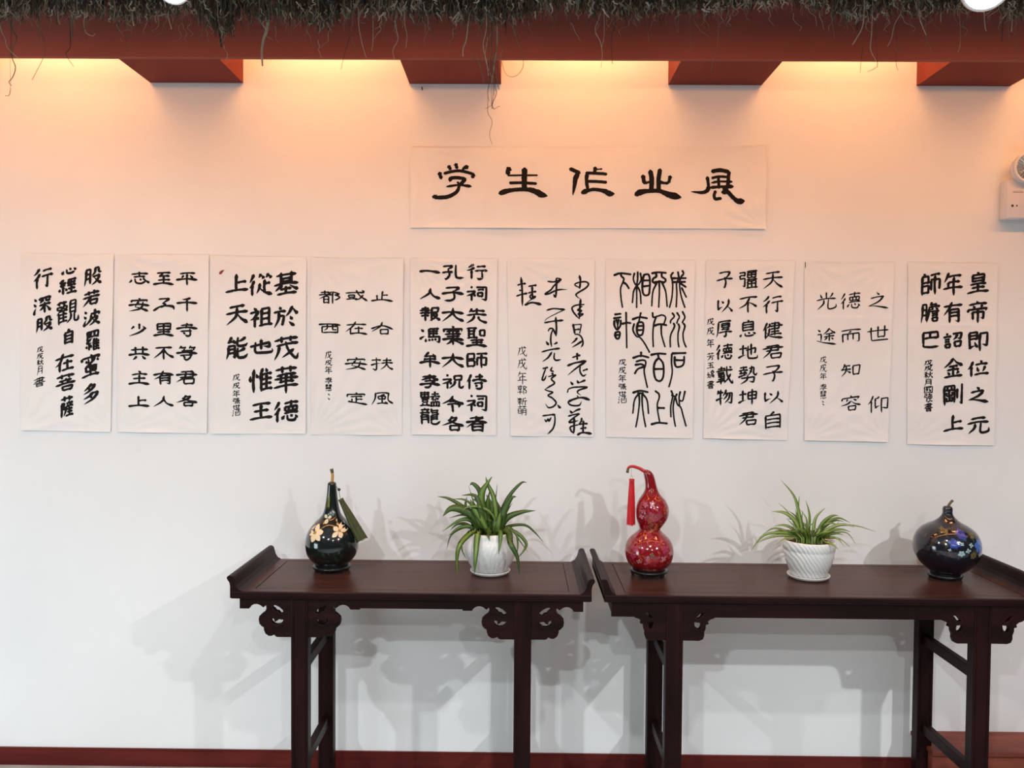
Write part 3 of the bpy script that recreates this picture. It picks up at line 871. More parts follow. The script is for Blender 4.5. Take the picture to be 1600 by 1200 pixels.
for i in range(900):                       # finer pale rootlets sticking out of the fringe
    x = random.uniform(-200, 1800)
    e = edge(x) + random.expovariate(1 / 11.0)
    strand(mb, x, e - 24, e + 4, .02, random.uniform(.0006, .0014), random.choice([(.24, .20, .13), (.16, .12, .07), (.10, .07, .04), (.34, .29, .21)]), random.uniform(-.1, .05), 3, random.gauss(0, 8), 7)
for i in range(650):                       # short thick bits of pale bark caught in the fringe
    x = random.uniform(-200, 1800)
    y = random.uniform(-8, edge(x) + 4)
    strand(mb, x, y, y + random.uniform(4, 16), .012, random.uniform(.0012, .0032), random.choice([(.26, .23, .17), (.38, .34, .27), (.18, .15, .10), (.15, .16, .13)]), random.uniform(-.12, -.06), 4, random.gauss(0, 5), 4)
o = mb.build('pale_rootlets', M['root'], t); o['kind'] = 'stuff'
mb = MB(); mb.box((px2(-230, 0).x, TY - .06, zt - .03), (px2(1830, 0).x, TY + .06, 3.3)); mb.build('thatch_light_block', M['stem'], t)  # unseen slab carried up to the ceiling to keep room light off the fascia
PALE, MID, DARKC = (.42, .36, .27), (.16, .12, .075), (.035, .025, .018)
ROOTS = [([(20, 10), (16, 40), (26, 60), (18, 80), (28, 90)], .0028, MID), ([(0, 38), (8, 60), (12, 75), (30, 92)], .0016, PALE), ([(18, 85), (24, 105), (20, 120), (14, 128), (18, 134)], .0016, DARKC), ([(16, 142), (8, 150)], .0012, DARKC),
 ([(62, 35), (58, 45), (68, 60), (70, 82), (64, 98), (50, 125)], .0013, MID), ([(112, 20), (112, 45), (113, 60)], .0042, MID), ([(110, 55), (109, 75), (103, 85), (115, 104)], .0014, DARKC),
 ([(132, 22), (131, 35), (134, 50), (144, 56), (149, 53)], .0015, PALE), ([(91, 28), (94, 38)], .0022, PALE), ([(209, 8), (207, 25), (209, 40)], .0040, PALE), ([(264, 12), (263, 26), (268, 45)], .0026, PALE), ([(242, 25), (244, 35)], .0022, PALE),
 ([(309, 40), (311, 65)], .0012, MID), ([(418, 38), (412, 60), (409, 80), (410, 103)], .0052, (.40, .37, .27)), ([(439, 20), (452, 50)], .0012, MID), ([(455, 40), (455, 60)], .0012, MID), ([(493, 30), (492, 76)], .0012, MID),
 ([(560, 30), (565, 65), (572, 90)], .0014, PALE), ([(545, 60), (538, 85), (533, 108)], .0012, DARKC), ([(583, 50), (581, 80)], .0014, PALE), ([(600, 40), (597, 62)], .0012, MID), ([(618, 35), (622, 60), (614, 78), (616, 92)], .0014, PALE), ([(632, 30), (636, 55), (634, 75)], .0014, PALE), ([(666, 20), (665, 52)], .0014, MID), ([(742, 5), (734, 20), (729, 60), (724, 75), (723, 88)], .0028, PALE),
 ([(758, 10), (762, 50), (765, 90), (764, 135)], .0016, MID), ([(776, 10), (777, 60), (774, 90), (768, 130)], .0022, PALE), ([(766, 20), (768, 60), (770, 100), (772, 150)], .0016, MID), ([(760, 40), (755, 70), (760, 95), (763, 118)], .0014, PALE),
 ([(752, 50), (756, 80), (750, 100), (758, 130)], .0012, MID), ([(771, 40), (776, 70), (772, 95), (776, 120), (780, 140)], .0014, MID), ([(762, 60), (758, 90), (768, 120)], .0012, PALE), ([(765, 125), (762, 145), (764, 158)], .0012, DARKC), ([(773, 130), (776, 145), (770, 160), (768, 170)], .0012, DARKC),
 ([(770, 150), (769, 163), (758, 170)], .0010, DARKC), ([(769, 163), (781, 166)], .0010, DARKC), ([(768, 160), (773, 171)], .0010, DARKC), ([(762, 165), (763, 178), (769, 190), (765, 210), (769, 226)], .0010, DARKC),
 ([(735, 75), (740, 95), (748, 80), (752, 70)], .001, MID), ([(745, 85), (752, 112), (755, 130)], .001, MID), ([(797, 25), (805, 55), (814, 80), (818, 100), (811, 115), (800, 120), (790, 115), (783, 95), (775, 80)], .0011, MID), ([(804, 5), (812, 22), (817, 35)], .0018, PALE), ([(781, 60), (788, 75), (786, 90)], .001, MID), ([(791, 30), (790, 55)], .0014, DARKC),
 ([(855, 0), (853, 25)], .0014, PALE), ([(890, 28), (893, 48)], .0012, MID), ([(932, 0), (928, 22)], .0044, MID), ([(940, 15), (930, 45), (938, 65), (941, 85), (939, 105)], .0014, PALE), ([(944, 20), (944, 55), (940, 75)], .0012, PALE), ([(961, 10), (961, 40), (955, 60), (957, 100)], .0016, DARKC), ([(1010, 30), (1014, 65)], .001, MID), ([(1078, 40), (1079, 80)], .001, MID), ([(1060, 50), (1052, 20)], .001, MID), ([(1122, 45), (1120, 75), (1110, 110)], .001, MID),
 ([(1300, 0), (1300, 30), (1304, 60)], .0014, MID), ([(1324, 0), (1327, 18), (1335, 26)], .0016, PALE), ([(1413, 0), (1408, 20), (1398, 38), (1393, 60), (1387, 72)], .0018, PALE), ([(1349, 35), (1338, 60), (1332, 70)], .0022, PALE), ([(1362, 50), (1360, 75), (1366, 90), (1372, 100)], .0012, PALE), ([(1437, 25), (1441, 40), (1447, 55)], .0016, PALE),
 ([(1447, 55), (1452, 70), (1457, 80)], .001, MID), ([(1470, 20), (1470, 34)], .002, PALE), ([(1538, 15), (1539, 40), (1541, 49)], .0018, PALE), ([(1400, 78), (1412, 76)], .0012, MID), ([(1348, 75), (1345, 100), (1344, 114)], .001, DARKC), ([(1371, 98), (1368, 106), (1356, 112)], .0012, DARKC), ([(1400, 96), (1403, 110)], .001, DARKC), ([(1500, 70), (1497, 82)], .0012, PALE),
 ([(1575, 20), (1577, 62)], .0022, MID), ([(1582, 25), (1580, 50)], .0018, PALE), ([(1589, 75), (1591, 85), (1584, 95)], .0012, MID), ([(1567, 30), (1565, 65)], .0016, DARKC), ([(340, 20), (344, 60), (346, 74)], .005, DARKC), ([(350, 20), (352, 55)], .005, DARKC), ([(333, 18), (336, 48)], .004, DARKC), ([(326, 10), (330, 36)], .004, DARKC), ([(500, 10), (504, 48)], .003, DARKC)]
for pp, r, c_ in ROOTS:
    dy = random.uniform(-.06, .05)
    # each one starts up in the fringe, so that it hangs from something
    P = [(pp[0][0] + random.uniform(-3, 3), -30)] + pp if pp[0][1] < 60 else [(pp[0][0] + random.uniform(-5, 5), -30), (pp[0][0] + random.uniform(-3, 3), pp[0][1] * .5)] + pp
    q = [tuple(px2(x, y, dy)) for x, y in P]
    q = smooth_path(q, 5)
    nb = len(q) - 1
    lead = 5 * (len(P) - len(pp))
    rr = [r * (.35 if i < lead and pp[0][1] >= 60 else 1) * (1 - .45 * i / nb) for i in range(nb + 1)]
    mb = MB(); mb.tube(q, rr, 5, c_); mb.build('hanging_root', M['root'], t, True)

# two bright spotlights among the roots
for (px, py, r, lab) in ((270, -20, .040, 'bright round spotlight among the roots at the upper left'), (1542, -22, .058, 'larger bright spotlight among the roots at the upper right')):
    c = W(px, py, Y=2.2)
    t = root('spotlight', lab, 'lamp', c)
    ax = (Vector((c.x * .6, 0.2, 1.2)) - c).normalized()
    mb = MB(); mb.tube([c - ax * .12, c - ax * .11, c, c + ax * .004], [r * .6, r * .95, r * 1.12, r * 1.08], 28); h = mb.build('lamp_can', M['metal'], t)
    mb = MB(); mb.tube([c + ax * .0042, c + ax * .012, c + ax * .015], [r * .98, r * .8, r * .3], 28); mb.build('lamp_face', M['lampglow'], t)
    mb = MB(); mb.tube([c - ax * .1, (c.x, c.y + .02, 3.3)], .006, 8); mb.build('lamp_arm', M['metal'], t)

# ---------------------------------------------------------------- calligraphy
# Brush glyphs in a 0..99 box. A token is a stroke type and points of two digits each, or @ + glyph + box.
# h level, v upright, p left-falling, n right-falling, d dot, t rising, z angular, g angular with hook, c curved with hook,
# u even and curved, s long clerical stroke
KS = '''
口 v15152280 z151588108075 h22788075
日 v18051895 z180882058295 h20488246 h20888286
目 v18041896 z180682048296 h20328230 h20588256 h20868284
月 p260524550898 g2606800480906880 h28347832 h28607858
土 h15408535 v50045086 h04889684
王 h14148810 h20508046 v50125088 h04929687
木 h06349430 v50035098 p483626680676 n523674649876
禾 p700448120814 h06369432 v50125098 p483826660478 n523874649878
彳 p600340200840 p663242500664 v42484298
亻 p700550300656 v46344698
氵 d20064622 d08364452 t12954460
又 h10148008 p800856600498 n201860749898
子 h18088206 p820666304836 c4834585852884486 h04489644
女 p460336404066 n406668808898 p743060701098 h04449640
力 g1030843078885878 p480445500698
隹 p300318240648 v22282298 h22309026 d50046018 h24509046 h24708866 v56285690 h22929688
戈 h04309424 c4004486489949874 p804854740898 d72028414
殳 p340532300448 g3208680668329634 h14548050 p805050800698 n265856789898
言 d40005412 h04269422 h22427640 h22567654 @口18669299
股 @月00054299 @殳40009999
若 h08229218 v34053632 v66026430 h02479542 p503436620498 @口34589099
波 @氵00003499 p443240660898 g443092268644 v66046656 h48568452 p845260823498 n506070809999
羅 v12051434 z120786048434 v36083632 v60066030 h14328430 p260412484836 p364010604660 v26602694 d10721084 d40683882 @隹46389999
蜜 d46005410 d10120426 g121490107824 d26243036 c3620466064608048 d50165826 d78228432 p701650362846 v26522876 z265274507472 h28747472 v50425092 h08949088 d72788494
多 p520236160834 h34147410 p741044340650 d40203430 p604444600674 h40549248 p925060781098 d46625472
心 d14480684 c3236367460808266 d48205840 d74268850
經 p260408242822 p382210443842 v24482498 d08620478 d36604476 h46109206 p561848306036 p701662346836 p861878308634 h46469042 h50668864 v70486890 h42949890
觀 h04104606 v14021418 v34003416 @口02223040 @口28205038 p160036180456 v14501498 h14445040 h14584856 h14724870 h12905086 v34423490 @目56029062 p665864804898 c8058829096929872
自 p560246123424 v16241898 z162484208496 h20468244 h20688266 h20908288
在 h04289622 p440228480666 v28422898 h44569052 v66366690 h38929888
菩 h08149010 v34003224 v66006622 d48245632 h20387834 d32424052 d68406052 h04589652 @口26669299
薩 h08149010 v34003424 v66006822 v14341498 z143434322648 p264836580262 d64246832 h46369232 d56405846 d80387244 h46509446 p464840743094 h54649060 v70527090 h54769074 h44949890
行 p320320200432 p362820480460 v22442298 h48169010 h44429836 g7240729460826082
深 @氵00003499 d38083622 g3812941086268626 p561847283638 c7016722890288824 h34529648 v64366498 p645450703680 n645478649894
戊 p282018600496 h14249018 c4604586488989674 p803860682084 d66027814
戌 p282018600496 h14249018 c4604586488989674 p803860682490 d66027814 h28485046
秋 @禾00045099 d54305846 p943084407848 p720464703898 n704484729998
書 h24127808 v76107432 h04229218 h24347832 v50005060 h10467842 h02609656 v26682898 z266876667698 h28827680 h28967694
基 h12168812 v30023054 v70007054 h32306828 h32426840 h04569652 p365820700880 n645880709880 h28767072 v50625092 h16969092
於 d24003012 h02264822 p222420600498 g2444424436883080 p740262304848 n740886289640 d66487464 d62748294
茂 h04169410 v32003226 v68006622 h12389632 p243818680498 c4824585888989876 p805862723490 d70247832
華 h08129010 v34003424 v66006622 h12348830 v30283060 v70267060 h04469644 h22588056 v50245099 h02769672
德 @彳00003699 h42149610 v70006830 v46304650 z463092289048 v60306048 v76307648 h48509048 h42609656 d44703486 c5470589082948878 d68667476 d86709484
從 @彳00003299 p500444144020 n481056166226 p800476147022 n781086169426 v66306690 h66508846 p464642703290 n426466869999
祖 d20003014 h04264020 p402020500460 v24482498 d30464058 v52085290 z521084068488 h54348232 h54608258 h42929888
也 g0644842886585848 v50025070 c26202680509294929670
惟 v20042099 d06300654 d30243640 @隹38009999
上 v48024890 h50489044 h02929887
天 h18168211 h04469641 p501646600698 n504668729898
能 p280220141224 h10264022 d34144430 p144214700698 g1442424042943286 h16584056 h16744072 p860674165424 c5406544084429632 p865468645468 c5452569082949880
年 p280220200642 h22208816 h24448241 v26442668 h02709666 v54205499
張 z081040084028 h10303828 p103010400852 g0852425040902684 v56045652 h56108406 h56248222 h56388236 h46549850 v58565890 t58907480 p885878626672 n685880809996
世 h02349630 v20082062 v50025072 v80008070 h48728070 z206022929490
涵 @氵00003499 h44109008 p880878186460 d50305640 d84287638 v40264090 z409096889626 d50625652 d72507860
李 h08209216 v50005044 p482230340446 n522070329642 h26508048 p805066586064 c5062548050964292 h02769672
慧 h10104408 h10204418 h08324430 v26002644 h54109008 h54209018 h52329230 v72007244 h12508048 v80487868 h12607858 h10687866 @心10709999
郭 d30003410 h02145212 v12241240 z122442224040 h12404038 h10504048 p405034562860 v28603096 h02765472 v64086499 c6408922072408456 c7240905888807480
新 d24003010 h06164412 d14201828 p361630260000 h02324828 h04504846 v26322699 p245414680678 d32584472 p860272105814 p580858505099 h60429838 v80408099
萌 h06149010 v32003024 v66006822 v10321278 z103242304278 h12544052 h12764074 p543054704498 g5432903088967490 h56508848 h54688866
健 p240214280450 v16301698 h40108008 v80087842 h34269622 h38427840 h40588056 h36749272 v60006080 p340834241834 p343630721496 n206040849998
君 h18087804 v78047438 h02229818 h18387836 p460434480484 @口30529899
以 v14101476 t14764060 d34204634 p740870503498 n706280729898
彊 z060834063226 h08243224 p082408330842 g0842344032882080 h42049602 v48104840 z481090088838 h50248822 v68086838 h48408838 h42509648 v48584894 z485890568892 h50749072 v68586892 h40969894
不 h06149610 p581038480270 v50325098 n543874509668
息 p540049064412 v24122464 z241276107662 h26287426 h26427440 h26607458 @心04649999
地 h04304427 v24042470 t02823868 g4240882886607656 v66006672 c50145080649294929874
勢 h08084406 v26002624 h02244822 p162812340838 d30263634 h04404438 v26323252 t02585048 h54148010 p680064304854 c8010784088529640 d56266834 g1666826278925484 p485242781098
坤 h04324028 v22042272 t02823868 v50205066 z502092189064 h52429040 h50649062 v70007099
厚 h14108806 p161012700498 v36203644 z362080187842 h38327830 h38447842 h32547852 p785270566062 c5862608654964490 h18729470
載 h12145412 v32003226 h02269622 h10364834 v14444472 z144448424872 h14584856 h14724870 h04845680 v30303098 c6202665094969878 p864472684894 d78028810
物 p140612200632 h12244220 v28022898 t02664454 p600454224044 g5428942690906880 p682860464466 p822874605088
芳 h06169210 v34003426 v66006824 d46305440 h04489644 g4462786074965688 p464836760898
玉 h14148810 h20508046 v50125088 h04929687 d70607878
嬌 @女00204498 p840070055408 h46209616 p721062245036 n721680249834 @口56348452 v48605098 g4860965892987892 @口60689086
之 d44005614 h18327626 p762650560676 n127640789898
仰 p280418320450 v20302098 p541048183820 v38183870 t38725860 g6422942092786470 v66206699
而 h04109806 p501246203826 v10341298 g1036903290967690 v36343682 v62326280
知 p200214320440 h14204617 h02465042 p282024600494 n305038605070 v60206288 z602094168884 h62848882
容 d46005410 d10140630 g121690107826 p342230303038 d62227632 p503434500260 n503470529862 @口30608099
光 v50005040 d20102832 p820676206632 h02449640 p384434680698 c60425888709896909870
途 d08042016 h06342432 p243224622076 p640052183434 n640276189432 h46348031 h38508846 v64346476 p545446624068 d74568466 n026836829998
皇 p540049064412 v26122644 z261278107642 h28287626 h28427640 h16568653 h22728069 v50545090 h02949890
帝 d44005010 h10169012 d30203632 p701866256232 d10340448 g103890348448 v26482884 g2650765074826274 v50365099
即 v12061480 z120846064640 h12244622 h12404638 t12823872 d36544880 g6014921290746866 v60106099
位 p280418320452 v20322098 d60006812 h38269222 d46405268 p823676587070 h34889884
元 h18148210 h02409636 p364232680698 c62406088749896909868
有 h04209415 p440030300462 v34343498 g3436783478966288 h36527650 h36687666
詔 @言00004299 g5008920686427036 p701064305046 @口50529499
金 p500034220446 n500268249842 h28427240 h20607858 v50425090 d22683482 p786872756682 h06949491
剛 v06040898 g0606560456905082 d18102420 p441040163820 h12265024 v30263050 v16361652 h16544652 v46344652 v32563280 v16621680 v46604680 h14804878 v70207070 g9200929292968086
師 p220016081212 v08120898 z081438123844 h10443842 z105840563890 h08903888 h48109606 v52325280 g5230943094768668 v72107299
膽 @月00043699 p560050104414 h50148010 p801474186822 h40249620 p442440603098 p622856345036 d74268636 h50469244 h56568654 h56668664 @口54728899
巴 z121084088642 v46104644 v12101478 h14448442 c1476169050969094
國 v06060898 z060894049298 h10949292 h22208018 v24342450 z243444324448 h24504448 h20684664 n541064507482 p785468665678
強 z060834063226 h08243224 p082408330842 g0842344032882080 p660056104618 h48188414 d76088822 v48324858 z483288308656 h48588656 v66206690 t42948886 d82769096
'''
LS = '''
口 v16151885 z161586138485 h18848482
平 h18148612 p342630362446 d64267646 s025850529862 v50145099
干 p660048082810 s043650329840 v50105099
寺 h22187616 v50004440 s024050329844 h20627060 c6246648852984086 d32704080
等 p260019081418 h22124410 d34183828 p680063085818 h66128810 d76168226 h24347632 v50265048 s024850449854 h18667464 c6254667650983488 d32724282
君 h22087806 v78067648 s022850249830 h18487246 p460638460280 v36583894 z365882568092 h38948092
各 p480038182630 h40126810 p681048340260 s302460469864 @口28548499
至 h18108208 p481040202832 h28347432 d64227636 v50345090 h24628060 s029250849896
乃 h26087806 p780660234438 c4438584840663672 s0292406090629888
里 v20042054 z200682048052 h22287826 h22528050 v50045088 h18708068 s029250849898
不 h10128810 p561036460286 v50305096 s502870609884
有 s022850189832 p480034380460 v32343699 g3236783478946288 h36547652 h36727670
人 p520444480296 s462266709892
志 h14189016 v50005036 h24387636 p145812680280 c3052368060868266 d52505862 s685080689884
安 d48005412 v14161432 g141888168432 p482638443064 n306460789298 p683056760496 s025250469858
少 v50045046 p262420341244 d66248044 p783850700496
共 v32043460 v66026660 h12268824 s026250549864 p387230862096 d62707892
主 d46005612 h16288626 h22567854 v50285088 s029250869898
上 v46044688 h48468244 s029250869896
止 v52044888 h52447442 v26402886 s029250829898
右 s025050289856 p500040340274 @口34508299
扶 h02224420 c2402249408900690 t02604446 h52249022 h46469644 p700266604298 s684880809896
風 p200418500298 h20107808 s780676609888 p601850224026 v32323454 z323264306252 h34546252 v48225086 h26886886 d62727490
或 h04268422 @口12404868 h08805678 s500466509896 p804264744488 d74028414
在 h08269222 p480034360478 v26462698 h42547852 v60366088 s269260869896
定 d48005412 v12161234 g121688148232 h26347632 v50365080 h50567654 p305032603072 s167050809896
都 h10164814 v28002832 h02345832 p580842300462 @日18405098 v62106299 c6210902672348834 c7234924882667070
西 s020450009812 v16261690 z162684248490 h18888488 p380438442464 v62046260 h62607860
行 p360022121022 p402222340440 v26402696 h50169014 h42449842 c7446748862985090
祠 d24002812 h04384436 p443828540266 v26542699 d34544466 g5008940892947086 h54268224 @口50408074
先 p280622181430 h24248622 v50045046 h04489446 p404830740298 s565866809896
聖 h04085006 v14081454 v38083858 h16223620 h16363634 h06565454 @口60109050 h20688066 v50685092 h26807678 s029650909898
師 v08080896 z081038083842 h10443842 h10564054 v40544088 h08903888 h48109808 v52365284 g5234943492827076 v72107299
侍 p240416300452 v16301698 h42207818 v64006444 s304460369848 h38627860 c7050728858964490 d44705280
者 h18168014 v48004840 s024050349844 p780450300274 v30523299 z305278507699 h32727670 h32947692
孔 h06124810 p481038222628 c2830347020961290 h02544850 c6204627474909888
子 h18107808 p780866225232 c5030567440941294 s024850409852
大 s023450289840 p500044400296 s483666709894
寮 d46005410 v10141032 g101890168632 h20307828 v34203446 v50185052 v66186646 h14448442 h22567854 s047050669874 v50445099 p467235862096 s547274849896
祝 d22002812 h04384436 p443828540266 v26542699 d34544466 v56105640 z561288108640 h56408638 p604254703298 c7840788488929878
令 p500038240248 s462270369850 h32346634 h24528050 p805077627472 v46525099
一 s024840449856
報 h10164414 v28002844 h02284826 d16341844 p383236363442 h02464844 h08644462 v28442899 v58085898 z581090088438 p843875414440 h60528450 p845074744898 s645676749894
馮 d08082022 t04702652 v44044660 h44069004 h46228620 h46388636 v66046656 g4258945692947886 d30703090 d46704884 d60686282 d74667680
牟 p440036122228 h22287226 d62127634 h22487846 p284024482056 s026850609874 v50325099
李 h14187816 v48004838 p462030300840 n502066309040 h24487446 p744664535260 c5058527840902288 s027050649874
豔 h04104608 v08020836 v24002436 v42024236 h08224220 h04364834 h08464644 @口10504270 d14721882 d38723482 h02885086 h56189016 v72007230 h50349632 p663662425450 n723882449050 h60547852 v56645690 v68646890 v80628090 z566692649290 h50929690
龍 d24002610 h06124610 d14181628 p361636223226 h02304828 v10401298 g1040424242944084 h12564054 h12704068 v56045626 h56188816 h56308628 v86308644 h56448642 v56445680 h58568654 h58688666 c5674589280969878
'''
def gl(s):
    return {ln.split(' ', 1)[0]: ln.split(' ', 1)[1] for ln in s.strip().splitlines()}
K, L = gl(KS), gl(LS)

PROF = {  # width along the stroke
'h': [(0, .45), (.12, .95), (.4, .75), (.72, .85), (.9, 1.3), (1, .6)], 'v': [(0, .45), (.12, 1.3), (.45, .95), (.85, 1.05), (1, .45)], 'p': [(0, .5), (.14, 1.25), (.5, .95), (.85, .55), (1, .15)],
'n': [(0, .35), (.3, .65), (.62, 1.05), (.82, 1.5), (.93, .9), (1, .15)], 'd': [(0, .35), (.35, .9), (.75, 1.3), (1, .7)], 't': [(0, 1.2), (.3, 1.0), (1, .12)], 'z': [(0, .9), (.2, .8), (.5, 1.0), (1, .9)],
'g': [(0, .9), (.3, .85), (.6, 1.05), (.85, 1.0), (1, .12)], 'c': [(0, .7), (.2, .9), (.6, 1.05), (.85, 1.0), (1, .2)], 'u': [(0, 1), (1, 1)], 's': [(0, .9), (.08, 1.25), (.25, .85), (.55, .85), (.84, 1.45), (.94, 1.0), (1, .2)],
'y': [(0, 1.15), (.15, 1.1), (.4, .92), (1, .92)],
'x': [(0, .8), (.2, 1), (.8, .8), (1, .3)]}
def pw(t, s):
    P = PROF[t]
    for (a, wa), (b, wb) in zip(P, P[1:]):
        if s <= b: return wa + (wb - wa) * (s - a) / (b - a)
    return P[-1][1]

def expand(tab, ch, box, out, depth=0):
    x0, y0, x1, y1 = box
    src = tab.get(ch) or K.get(ch, '')
    for tk in src.split():
        if tk[0] == '@':
            n = [int(tk[2 + i * 2:4 + i * 2]) / 99 for i in range(4)]
            expand(tab, tk[1], (x0 + n[0] * (x1 - x0), y0 + n[1] * (y1 - y0), x0 + n[2] * (x1 - x0), y0 + n[3] * (y1 - y0)), out, depth + 1)
            continue
        dg = tk[1:]
        dg = dg[:len(dg) // 4 * 4]
        pts = [(int(dg[i:i + 2]), int(dg[i + 2:i + 4])) for i in range(0, len(dg), 4)]
        if len(pts) < 2:
            print('BAD GLYPH TOKEN', ch, tk); continue
        if len(tk[1:]) % 4: print('ODD TOKEN', ch, tk)
        out.append((tk[0], [(x0 + a / 99 * (x1 - x0), y0 + b / 99 * (y1 - y0)) for a, b in pts]))

def ribbon(mb, typ, pts, w, plane):
    """pts in picture units on the wall; w full width; plane(px, py, layer) -> 3D"""
    if typ in 'zgU':
        path = []
        for a, b in zip(pts, pts[1:]):
            m_ = max(3, int(math.dist(a, b) / 1.3))
            path += [(a[0] + (b[0] - a[0]) * i / m_, a[1] + (b[1] - a[1]) * i / m_) for i in range(m_)]
        path.append(pts[-1])
        for _ in range(1):
            path = [path[0]] + [((a[0] + 2 * b[0] + c[0]) / 4, (a[1] + 2 * b[1] + c[1]) / 4) for a, b, c in zip(path, path[1:], path[2:])] + [path[-1]]
    else:
        if len(pts) == 2 and typ in 'hvpntsd':         # a little life in straight strokes
            (xa, ya), (xb, yb) = pts
            L_ = math.dist(*pts)
            bend = {'h': -.035, 'v': .015, 'p': -.07, 'n': .06, 't': -.05, 's': -.05, 'd': .05}[typ] + random.uniform(-.02, .02)
            pts = [pts[0], ((xa + xb) / 2 + (yb - ya) * -bend, (ya + yb) / 2 + (xb - xa) * bend), pts[1]]
        path = smooth_path(pts, 7)
    tot = [0]
    for a, b in zip(path, path[1:]): tot.append(tot[-1] + math.dist(a, b))
    T = tot[-1] or 1
    N = len(path)
    sd = random.uniform(0, 100)
    Lf, Rt = [], []
    for i, p in enumerate(path):
        s = tot[i] / T
        a, b = path[max(i - 1, 0)], path[min(i + 1, N - 1)]
        dx, dy = b[0] - a[0], b[1] - a[1]
        L_ = math.hypot(dx, dy) or 1
        nx, ny = -dy / L_, dx / L_
        ww = w * pw('z' if typ == 'U' else typ, s) * .5
        e1 = 1 + .16 * noise.noise(Vector((sd, tot[i] * .45, 0))); e2 = 1 + .16 * noise.noise(Vector((sd, tot[i] * .45, 9)))
        Lf.append((p[0] + nx * ww * e1, p[1] + ny * ww * e1)); Rt.append((p[0] - nx * ww * e2, p[1] - ny * ww * e2))
    # round caps
    a, b = path[0], path[1]; L_ = math.dist(a, b) or 1
    w0 = w * pw('z' if typ == 'U' else typ, 0) * .42
    c0 = (a[0] - (b[0] - a[0]) / L_ * w0, a[1] - (b[1] - a[1]) / L_ * w0)
    a, b = path[-1], path[-2]; L_ = math.dist(a, b) or 1
    w1 = w * pw('z' if typ == 'U' else typ, 1) * .42
    c1 = (a[0] - (b[0] - a[0]) / L_ * w1, a[1] - (b[1] - a[1]) / L_ * w1)
    mids = lambda q, r_, c: ((q[0] * .35 + r_[0] * .15 + c[0] * .5 + (q[0] - r_[0]) * .15), (q[1] * .35 + r_[1] * .15 + c[1] * .5 + (q[1] - r_[1]) * .15))
    V = [mids(Lf[0], Rt[0], c0), c0, mids(Rt[0], Lf[0], c0)]
    k0 = 3
    for q, r_ in zip(Lf, Rt): V += [q, r_]
    V += [mids(Lf[-1], Rt[-1], c1), c1, mids(Rt[-1], Lf[-1], c1)]
    Fc = [(0, 1, 2, 4, 3)]
    for i in range(N - 1):
        a = k0 + i * 2
        Fc.append((a, a + 1, a + 3, a + 2))
    e = k0 + (N - 1) * 2
    Fc.append((e, e + 1, e + 4, e + 3, e + 2))
    mb.add([plane(*v) for v in V], Fc)

